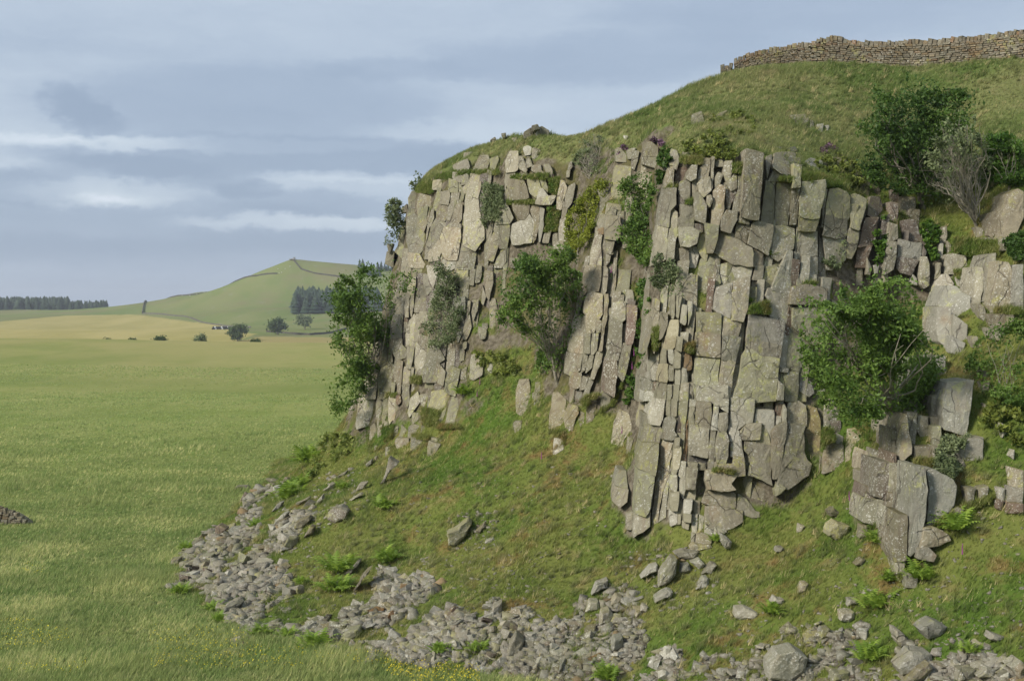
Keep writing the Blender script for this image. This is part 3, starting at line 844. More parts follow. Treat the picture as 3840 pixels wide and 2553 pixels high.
L .25 a 1280,740 1390,750 1445,870 1450,1050 1410,1200 1250,1230 1240,1080 1270,900
L .25 w 1475,780 1542,770 1542,1200 1490,1210 1450,1130 1460,900
L .15 w 930,890 1030,920 1010,1000 960,970
L .15 a 1100,1150 1150,1180 1180,1260 1150,1310 1110,1270
L .2 a 1260,1260 1380,1260 1390,1370 1340,1420 1260,1380
L .2 a 1390,1270 1450,1270 1440,1380 1395,1380
L .2 a 1220,1390 1340,1430 1360,1500 1220,1480
L .15 a 0,700 50,800 40,860 0,850
L .1 w 65,780 125,780 110,840 70,840
L .15 a 1030,1480 1080,1480 1150,1568 1030,1568
G .1 a 450,695 530,690 530,860 500,950 400,940 410,760
G .2 a 540,715 690,755 680,900 640,1050 590,1150 520,1050 510,880
G .1 a 390,950 500,960 560,1060 590,1160 590,1350 540,1420 400,1400 390,1250 380,1100
G .1 y 290,1240 320,1145 380,1160 380,1340 310,1280
G .05 y 310,1290 390,1350 380,1500 250,1390
G .05 a 400,1410 540,1430 640,1568 420,1568
G .1 y 720,780 760,650 800,660 780,820 740,900 690,890
G .2 a 790,700 890,680 905,750 890,830 780,815
G .1 a 780,825 890,840 890,920 850,1020 740,1000 740,900
G .1 a 740,1010 850,1030 820,1120 780,1230 720,1300 650,1400 620,1300 680,1100
G 0 a 690,910 720,900 720,1000 680,1080 620,1150 610,1280 650,1020
G .1 y 880,540 990,570 1000,690 900,680 875,650
G 0 a 930,470 1060,480 1040,560 1010,570 930,530
G 0 a 700,570 870,545 870,640 760,650 690,650
G .1 a 1050,500 1120,480 1120,580 1030,600
G .1 a 1140,490 1260,490 1260,570 1190,620 1170,690 1080,700 1030,640 1120,590
G 0 a 1290,495 1370,495 1360,540 1290,540
G .1 y 1030,640 1080,705 1060,780 1030,780
G .15 a 970,850 1050,840 1040,1000 1000,1060 910,1030 940,930
G 0 a 920,710 1020,710 1000,830 900,830
G -.05 a 890,840 950,850 940,920 900,1020 860,1010
G .3 a 830,1110 1035,1130 1020,1300 990,1480 840,1470 790,1380 780,1240
G .2 a 900,1060 1040,1080 1035,1130 840,1110
G .1 g 1180,590 1280,580 1240,760 1250,900 1310,1120 1310,1230 1200,1380 1040,1300 1060,1100 1070,800 1090,700
G .15 a 1040,1310 1220,1370 1200,1500 1180,1600 1000,1560
G .05 a 640,1410 780,1250 800,1400 760,1480 640,1500
G .05 G 820,1490 1000,1490 980,1568 900,1600 800,1560
G .2 a 930,390 1000,360 1000,430 950,440
G .3 w 990,350 1110,310 1140,390 1100,440 1000,455 975,410
G .2 a 1060,240 1170,225 1150,260 1060,290
G .3 a 1170,425 1250,270 1360,270 1365,330 1340,430
G .3 y 1365,310 1470,280 1480,320 1420,430 1375,425
G 0 a 330,880 400,840 400,920 320,920
G 0 a 160,1320 240,1310 200,1400 170,1380
G 0 a 160,1400 250,1400 240,1568 130,1520
H .2 a 190,220 300,220 300,300 290,420 250,440 140,450 140,330
H .15 a 295,285 345,285 400,420 380,450 320,420 290,380
H .15 a 390,285 430,290 470,370 390,400 370,360
H .2 w 350,180 400,160 455,175 440,240 370,245
H .2 a 455,185 560,200 550,300 450,280
H .1 a 450,390 560,380 575,440 500,455 440,430
H .1 a 585,380 660,375 700,440 690,510 640,480
H .1 a 560,450 640,490 680,520 570,500
H .1 a 150,450 230,445 270,500 190,530 150,560 140,640 130,560
H .1 a 310,490 400,475 400,520 300,525
H .2 a 175,550 360,565 400,650 420,740 380,770 180,780 190,690 160,640
H .1 y 390,545 540,560 560,640 640,700 500,750 430,700
H .1 y 545,560 610,560 650,640 640,690 570,630
H .5 w 510,740 540,680 580,655 655,735 580,760 510,770
H .6 a 495,780 560,765 735,740 730,780 680,830 560,830 490,820
H .15 a 70,820 150,830 240,990 200,1050 20,1060 40,930
H .2 a 215,840 345,835 430,850 420,940 370,1000 310,1000 240,920
H .2 a 440,860 540,850 550,960 540,1080 500,1240 460,1280 480,1050 430,930
H .1 G 545,870 610,900 590,1100 550,1270 530,1270
H .2 w 220,1080 370,1010 430,960 480,1060 450,1280 220,1300 200,1200
H .1 a 20,1070 130,1070 200,1060 190,1200 170,1350 60,1340 40,1200 0,1140
H .1 a 0,1180 50,1200 60,1340 0,1500 -80,1480 -60,1350
H .1 a 40,1470 160,1360 150,1500 100,1568 0,1568
H .1 a 790,560 840,570 870,660 830,760 800,890 735,870 745,740
H .1 a 880,640 960,590 970,640 930,800 870,870 830,850 850,720
H .05 a 820,800 880,880 850,980 790,1020
H .05 w 780,1020 860,1000 880,1170 870,1260 760,1260 770,1130
H .05 a 700,1200 760,1180 760,1260 690,1270
H .2 a 590,1200 690,1150 650,1280 570,1270
H 0 a 880,380 930,330 930,400 880,420
H .1 a 860,450 910,440 900,500 860,510
H .3 a 1225,680 1370,670 1350,800 1260,790
H .1 a 1260,800 1320,815 1320,930 1290,950 1245,940
H .25 a 1340,825 1510,850 1500,975 1410,965 1310,950
H .1 a 1260,950 1320,965 1310,1110 1240,1120 1220,1050
H .1 o 1230,1130 1305,1120 1295,1180 1220,1165
H .1 a 1215,1170 1290,1185 1270,1320 1280,1450 1280,1568 1120,1568 1150,1380 1190,1250
H .15 a 1320,980 1500,985 1500,1200 1440,1250 1310,1230
H .1 a 1320,1240 1440,1260 1400,1390 1330,1400
H .05 a 1320,1400 1400,1400 1370,1500 1310,1568
H .05 a 1060,1568 1090,1470 1150,1450 1110,1568
H .2 y 1440,390 1568,395 1630,410 1600,590 1500,760 1390,770 1380,640 1410,480
H 0 a 1440,190 1480,180 1568,250 1568,330 1440,320
H 0 a 200,1480 330,1480 300,1568 200,1568
H 0 a 700,1290 880,1280 900,1380 720,1400
I .25 a 485,85 555,130 545,300 440,270 430,180
I .25 a 560,150 665,135 640,330 600,320 555,290
I .25 a 430,280 545,300 520,420 510,570 380,560 400,420
I .2 a 535,320 600,320 585,400 575,580 525,585 520,450
I .15 a 600,350 640,345 630,480 615,580 590,570 585,440
I .25 a 385,575 510,575 495,840 345,840 360,700
I .3 a 345,860 495,860 500,930 545,960 540,1060 430,1090 380,1000 340,950
I -.1 b 525,600 570,600 560,660 520,655
I .1 a 515,660 560,665 540,760 515,750
I .2 a 550,945 645,960 620,1090 600,1190 540,1180
I .1 a 360,1010 385,1000 390,1110 355,1110
I .05 a 560,670 640,560 690,640 660,880 640,940 540,920 530,800
I .1 a 700,230 790,240 780,360 790,540 700,530 630,520 660,330
I .1 a 700,540 790,540 800,660 700,650 690,590
I .05 a 740,100 860,110 870,240 790,320 740,200
I .05 w 780,0 1000,0 900,100 860,240 800,120
I .1 a 660,880 700,800 830,850 820,930 800,1010 700,920
I .1 a 660,900 800,1010 790,1100 740,1200 690,1250 640,1130 650,1000
I .05 a 800,560 900,540 1000,560 1080,700 1000,1000 840,920 800,700
I .05 a 830,330 1080,330 1080,560 900,540 800,500
I .1 a 1110,0 1380,0 1340,30 1150,20
I .05 y 1140,30 1275,40 1260,240 1200,270 1140,180
I .05 a 1290,50 1370,40 1340,210 1280,200
I .2 G 1090,390 1240,360 1245,480 1210,760 1150,880 1100,750
I .1 a 1270,415 1310,420 1290,540 1320,700 1250,850 1200,840 1220,690 1250,560
I .05 a 1340,410 1400,400 1380,520 1330,620 1310,520
I .05 a 1370,0 1440,0 1410,170 1350,180
I .1 a 1460,60 1568,70 1568,200 1520,380 1480,330 1450,180
I .05 a 1440,220 1480,340 1460,440 1420,420
I .1 a 1530,390 1600,390 1640,600 1568,740 1520,700
I .15 a 1390,710 1490,750 1480,820 1430,850 1390,800
I .1 G 1435,680 1510,680 1500,720 1440,710
I .2 y 240,1090 400,1150 380,1330 350,1480 270,1550 200,1540 210,1250 190,1170
I .1 a 160,1100 230,1110 200,1300 190,1540 50,1540 60,1320 130,1300
I 0 a 180,870 240,870 230,1000 180,1050
I .1 a 430,1100 510,1120 490,1300 480,1480 430,1480 420,1300
I .15 a 510,1190 590,1190 580,1400 520,1530 490,1480
I .05 y 365,1370 420,1380 400,1490 360,1490
I .1 a 600,1200 640,1200 620,1310 590,1320
I .1 a 830,930 920,940 1000,1100 920,1150 900,1350 740,1350 720,1220 780,1100
I .1 a 680,1220 740,1220 720,1350 660,1350
I .1 a 930,1150 1010,1240 980,1390 900,1350
I .25 y 1040,1200 1080,1180 1190,1220 1150,1360 1130,1510 980,1450 1010,1310
I .15 a 1310,1040 1370,1020 1460,1100 1440,1260 1340,1320 1280,1300 1290,1130
I .15 w 1490,1200 1530,1150 1568,1170 1550,1240
I .1 a 1190,1230 1260,1190 1250,1320 1180,1310
I .1 a 1170,990 1240,960 1230,1080 1170,1110
I .1 a 1210,910 1260,890 1250,950 1210,960
K .2 a 300,440 360,430 500,430 490,560 430,700 410,760 260,800 270,650
K .15 a 510,455 580,455 570,620 560,780 505,780 500,600
K .1 y 585,470 650,460 640,600 600,720 570,740
K .15 a 655,430 740,440 790,560 790,680 700,690 650,750 640,600
K .1 b 735,430 795,430 800,490 740,520
K .15 a 900,470 1000,380 1030,500 950,580 890,660 870,620
K .1 a 1010,420 1120,400 1110,520 1050,600 1030,500
K .2 y 1150,380 1290,360 1380,410 1350,520 1260,620 1130,610 1120,540
K .1 a 1390,440 1500,480 1520,680 1440,760 1310,750 1350,560
K .1 y 1270,630 1340,560 1320,640 1250,780 1180,790
K .1 a 920,620 1030,640 1010,690 920,750
K .15 a 430,790 500,750 520,860 480,1010 415,1075 420,950
K .1 a 520,790 580,770 580,950 530,1010
K .1 a 590,720 650,740 640,840 590,860
K .1 a 480,1020 520,1010 510,1050 475,1060
K .1 a 720,790 770,790 750,880 705,890
K .05 a 800,300 900,290 900,470 870,560 810,440
K .3 y 800,770 870,830 860,910 770,900 740,930 790,850
K .3 a 880,800 940,770 1020,780 1010,860 940,900 870,900
K .3 a 1040,770 1080,800 1060,860 1010,880
K .4 a 740,930 890,930 895,1090 800,1095 740,1040 725,970
K .35 a 910,920 1090,960 1020,1030 950,1085 900,1085
K .3 a 1150,920 1280,950 1270,980 1150,950
K .35 a 1120,960 1270,1000 1200,1090 1130,1150 1095,1180
K .3 a 610,1040 670,1030 660,1110 600,1140
K .05 a 190,500 280,490 250,600 170,640
J .2 a 660,0 800,0 790,120 780,195 690,200 640,140
J .1 a 820,0 855,30 840,200 815,240 805,120
J .2 a 640,150 690,205 640,260 600,400 585,330 610,240
J .25 a 690,210 810,240 805,400 760,460 740,540 670,560 660,400 640,380 660,270
J .2 a 580,400 660,410 660,580 580,580 520,620 550,500
J .15 a 745,440 800,470 790,540 750,550
J .25 a 530,620 580,590 650,590 640,725 550,710 510,690
J .2 a 665,570 710,570 700,720 650,720
J .2 a 720,570 780,575 760,690 730,730 705,730
J .15 a 500,720 560,730 640,740 620,860 540,910 480,880 490,780
J .15 a 650,740 690,740 660,860 620,890
J .1 a 700,740 740,740 720,840 660,890
J .1 a 820,240 860,240 850,400 820,560 800,700 770,700 800,560 815,400
J .15 a 750,720 815,730 800,800 770,850 730,940 700,930 730,830
J .15 a 545,895 635,900 620,1000 580,1020 525,990
J .15 a 530,1000 580,1030 560,1150 520,1140
J .15 G 590,1025 660,1010 640,1090 620,1170 570,1160
J .15 a 640,930 690,940 660,1020 610,1030
J .15 a 690,940 740,950 700,1040 670,1140 630,1140 660,1030
J .2 a 520,1160 600,1180 610,1230 560,1330 540,1480 485,1490 490,1350 480,1270
J .15 a 610,1220 660,1240 650,1310 600,1310
J .1 a 610,1320 640,1320 630,1400 595,1410
J .2 a 700,1120 765,1130 750,1220 720,1290 665,1330 670,1230
J .3 a 390,1080 430,1060 500,1120 490,1240 470,1370 350,1385 360,1240
J .3 w 400,1450 470,1450 480,1530 400,1568 385,1560
J .2 a 100,960 190,950 200,1100 170,1290 80,1220 75,1050
J .1 a 210,1070 250,1060 240,1140 210,1140
J .1 a 240,980 290,980 280,1130 230,1240 215,1220
J .2 a 70,1310 130,1300 120,1390 70,1400 50,1330
J .25 y 950,30 1050,35 1030,190 1000,260 950,290 890,300 915,200
J .3 G 1010,200 1060,210 1090,320 1040,330 990,290
J .2 a 890,310 950,300 1000,300 1000,430 960,470 870,420
J .25 p 1010,330 1100,340 1090,470 1060,640 1000,650 1010,460
J .25 a 870,430 980,480 970,680 940,780 830,760 850,600
J .2 a 980,650 1060,650 1030,790 980,960 930,900 950,780
J .25 p 825,770 930,800 930,920 910,1090 800,1030 810,880
J .2 a 795,1040 880,1090 870,1150 800,1210 785,1110
J .35 a 950,1205 1070,1270 1070,1360 990,1440 960,1568 890,1650 860,1568 900,1330
J .3 a 1020,1440 1065,1460 1040,1540 1000,1568
N .35 a 170,740 215,745 225,830 200,840 150,825
N .35 a 150,830 225,845 220,900 180,935 135,895
N .3 a 215,980 250,965 245,1050 210,1050
O .3 a 570,550 620,535 640,585 560,600
O .3 a 680,560 760,530 710,580
O .3 a 1090,555 1180,550 1190,600 1130,590
O .3 a 1150,580 1200,570 1190,620 1150,610
O .3 a 1205,580 1225,590 1230,650 1200,650
O .3 w 1240,605 1280,605 1270,660 1240,650
O .3 w 1285,610 1310,610 1300,640
O .3 w 195,665 225,665 215,685
P .3 a 1330,85 1380,60 1400,110 1330,115
P .3 a 1400,70 1450,50 1500,75 1490,105 1410,110
P .3 a 1250,125 1290,120 1280,145
P .3 a 1180,95 1215,90 1210,110
P .3 a 1380,45 1420,38 1440,55 1390,62
P .3 a 1110,130 1150,120 1145,150
'''
def poly_area(p):
    return .5 * sum(p[i][0] * p[(i + 1) % len(p)][1] - p[(i + 1) % len(p)][0] * p[i][1] for i in range(len(p)))

def densify(poly, step, jit, rnd, cut=2.6):
    out = []; n = len(poly)
    for i in range(n):
        a = np.array(poly[i]); b = np.array(poly[(i + 1) % n]); d = b - a; L = np.hypot(*d)
        if L < 1: continue
        u = d / L; nr = np.array([-u[1], u[0]]); c = min(cut * rnd.uniform(.5, 1.5), L * .25)
        k = max(1, int(round((L - 2 * c) / step)))
        for j in range(k + 1):
            s = c + (L - 2 * c) * j / k
            if 0 < j < k: s += rnd.uniform(-.25, .25) * (L - 2 * c) / k
            out.append(a + u * s + nr * rnd.uniform(-jit, jit) * (.5 if j in (0, k) else 1))
    return out

def rock_prism(poly, off, thick, rnd, shrink=-2.0, ksl=.8, yaw=.02, bevel=.022, rough=.055, fixedY=None, step=26, jit=2.6, gapx=1.7, gapy=3.6, steep=False):
    """a block of rock whose face is an outline, standing out from the slope behind it; returns verts, faces about its own centre"""
    if poly_area(poly) < 0: poly = poly[::-1]
    P = densify(poly, step, jit, rnd)
    c = np.mean(P, 0); cx, cy = c
    xs = [p[0] for p in P]; ys = [p[1] for p in P]
    wx, wy = max(xs) - min(xs), max(ys) - min(ys)
    if fixedY is None:
        Y0 = surfY(cx, cy, None) if surf(cx, cy) is not None else None
        if Y0 is None:
            for dy in range(10, 200, 10):
                s_ = surf(cx, cy + dy)
                if s_ is not None: Y0 = float(s_[1]); break
        ex, ey = max(12, wx * .35), max(12, wy * .35)
        def g(x0, y0, x1, y1, L):
            a, b = surf(x0, y0), surf(x1, y1)
            if a is None or b is None: return 0.0
            return max(-.02, min(.02, (b[1] - a[1]) / L))
        gx = g(cx - ex, cy, cx + ex, cy, 2 * ex); gy = g(cx, cy - ey, cx, cy + ey, 2 * ey)
    else:
        Y0, gx, gy = fixedY, 0, 0
    if fixedY is None and steep:
        Y0 = Y0 + (1 - .25) * gy * wy * .42; ksl = .25      # a column standing up out of the slope: its foot at the turf, its head clear of it
    mpp = Y0 / FPX
    ya = (rnd.uniform(-yaw, yaw) + .42 * noise.noise(Vector((cx / 55., cy / 420., 3.3)))) * mpp; pi_ = rnd.uniform(-.012, .012) * mpp
    off = off + .27 * noise.noise(Vector((cx / 45., cy / 600., 7.7)))
    seed = rnd.uniform(0, 100)
    pro = .42
    if fixedY is None:
        lowp = [q for q in P if q[1] > cy + wy * .18]
        nzb = sorted(surf_nz(q[0], q[1] + 10) for q in lowp)[min(len(lowp) - 1, int(len(lowp) * .8))] if lowp else 0
        if nzb > .45: pro = max(.04, .42 - (nzb - .45) * 2.2); off = min(off, .12 + (pro - .04))
    def dep(q, extra=0.0):
        dx, dy = q[0] - cx, q[1] - cy
        Yd = Y0 - pro - off + ksl * (gx * dx + gy * dy) + ya * dx + pi_ * dy + extra
        w_ = at(q[0], q[1], Yd)
        nn_ = noise.noise(Vector((w_[0] * 1.6 + seed, w_[2] * 1.6, seed))) * rough * 1.3 + noise.noise(Vector((w_[0] * 5, w_[2] * 5, seed))) * rough * .5
        return at(q[0], q[1], Yd + nn_)
    n = len(P); V = []
    def ring(k, extra):
        for q in P:
            d = q - c; L = max(1e-3, np.hypot(*d))
            q2 = c + d * max(.15, (L * k[0] - k[1]) / L)
            V.append(dep(np.array([q2[0] - gapx * d[0] / max(abs(d[0]), wx * .3), q2[1] + gapy * d[1] / max(abs(d[1]), wy * .3)]), extra))
    bev_px = bevel / mpp
    ring((1, shrink), bevel * 1.1); ring((1, shrink + bev_px * .9), bevel * .12); ring((.58, 0), -.01)
    V.append(dep(c, -.02))
    base = len(V)
    for i in range(n):
        b = V[i].copy(); b[1] += thick; V.append(b)
    F = []
    for i in range(n):
        j = (i + 1) % n
        F += [(i, j, n + j, n + i), (n + i, n + j, 2 * n + j, 2 * n + i), (2 * n + i, 2 * n + j, 3 * n), (base + i, base + j, j, i)]
    F.append(tuple(base + i for i in reversed(range(n))))
    V = np.array(V); o = V.mean(0)
    return V - o, F, o

def py_mesh(name, V, F, mat):
    me = bpy.data.meshes.new(name); me.from_pydata([tuple(v) for v in V], [], F); me.materials.append(mat)
    me.update(); return me

rb = random.Random(11)
parsed = []
for ln in BLOCKS.strip().splitlines():
    fr, off, mt, rest = ln.split(' ', 3)
    P = pts_of(fr, rest)
    if mt == 'c' and rb.random() < .35: mt = rb.choice('gaw')
    parsed.append((abs(poly_area(P)), P, float(off) * (.5 if fr in 'MLK' else .8), mt, fr in 'LM'))
parsed.sort(key=lambda q: -q[0])
cliff = empty('cliff', tuple(at(2650, 2000, 50.5)))
tag(cliff, kind='structure', label='grey columnar rock cliff with vertical joints rising above the grass and scree')
cliff_loc = np.array(cliff.location)
def orient(me):
    bm = bmesh.new(); bm.from_mesh(me); bmesh.ops.recalc_face_normals(bm, faces=bm.faces); bm.to_mesh(me); bm.free()
small = {}
BUTT = []
for lab, x_, y_, Y_ in [('left buttress of tall jointed columns hung with trees', 1620, 1700, 74), ('slender leaning middle buttress between two gullies', 2230, 1650, 61), ('broad main face of smooth slabs and long vertical joints', 2650, 2000, 50.5), ('broken right-hand buttress behind the spreading rowan', 3450, 2150, 43.5)]:
    e = empty('buttress', tuple(at(x_, y_, Y_) - cliff_loc)); e.parent = cliff; e['label'] = lab; BUTT.append((e, at(x_, y_, Y_)))
def butt_of(x): return BUTT[0 if x < 2105 else 1 if x < 2405 else 2 if x < 3195 else 3]
for k, (area, P, off, mt, stp) in enumerate(parsed):
    th = 1.7 if area > 900 else .9
    V, F, o = rock_prism(P, off + rb.uniform(-.014, .014), th, rb, steep=stp)
    if k < 298:
        me = py_mesh('rock_block', V, F, ROCK[mt]); orient(me)
        be, bo = butt_of(sum(p[0] for p in P) / len(P)); ob = link('rock_block', me, be, o - bo)
    else:
        small.setdefault(mt, []).append((V + o, F))
# broken rock filling the joints and recesses behind the big columns
ZONES = [([(2470, 700), (2500, 630), (2800, 640), (3060, 680), (3260, 730), (3290, 1000), (3200, 1200), (3150, 1500), (3080, 1760), (2880, 1890), (2640, 2040), (2410, 1990), (2440, 1600), (2465, 1000)], 30, 178, 'agyb'),
         ([(1540, 830), (1600, 760), (1700, 660), (1900, 580), (2060, 640), (2080, 860), (1960, 900), (1880, 1150), (1800, 1300), (1700, 1560), (1500, 1660), (1340, 1600), (1400, 1300), (1480, 1040)], 27, 161, 'aayp'),
         ([(2200, 900), (2290, 720), (2380, 640), (2360, 900), (2320, 1300), (2290, 1500), (2200, 1600), (2110, 1560)], 27, 153, 'aap'),
         ([(2310, 1020), (2380, 1010), (2390, 1250), (2310, 1480), (2250, 1530), (2280, 1300)], 25, 153, 'ap'),
         ([(3260, 760), (3480, 740), (3500, 1060), (3300, 1100)], 28, 153, 'app'),
         ([(3500, 960), (3640, 960), (3640, 1340), (3500, 1340)], 28, 153, 'aG'),
         ([(3640, 950), (3840, 930), (3840, 1190), (3650, 1180)], 28, 153, 'aw'),
         ([(3250, 1690), (3400, 1690), (3640, 1800), (3600, 1900), (3400, 2130), (3260, 1980)], 28, 170, 'aap'),
         ([(3400, 1450), (3640, 1450), (3620, 1700), (3400, 1740)], 28, 153, 'aG')]
for poly, wx, hy, mats in ZONES:
    x0, x1 = min(p[0] for p in poly), max(p[0] for p in poly); y0, y1 = min(p[1] for p in poly), max(p[1] for p in poly)
    x = x0
    while x < x1:
        wd = wx * rb.uniform(.6, 1.5); y = y0 + rb.uniform(-60, 0)
        while y < y1:
            ht = hy * rb.uniform(.5, 1.7)
            if in_poly(np.array([[x + wd / 2, y + 12], [x + wd / 2, y + ht / 2], [x + wd / 2, y + ht - 12]]), poly).all():
                sl = -.05 * ht; q = lambda: rb.uniform(-5, 5)
                V, F, o = rock_prism([(x + q() - sl, y + q()), (x + wd + q() - sl, y + q()), (x + wd + q() + sl, y + ht + q()), (x + q() + sl, y + ht + q())], -.24 + rb.uniform(-.10, .06), .8, rb, yaw=.5, step=60)
                small.setdefault(rb.choice(mats), []).append((V + o, F))
            y += ht + 1
        x += wd + 1
for mt, L in small.items():
    VV, FF, b = [], [], 0
    for V, F in L:
        VV += [tuple(v - cliff_loc) for v in V]; FF += [tuple(i + b for i in f) for f in F]; b += len(V)
    me = py_mesh('broken_rock', VV, FF, ROCK[mt]); orient(me)
    tag(link('broken_rock', me, cliff), kind='stuff')
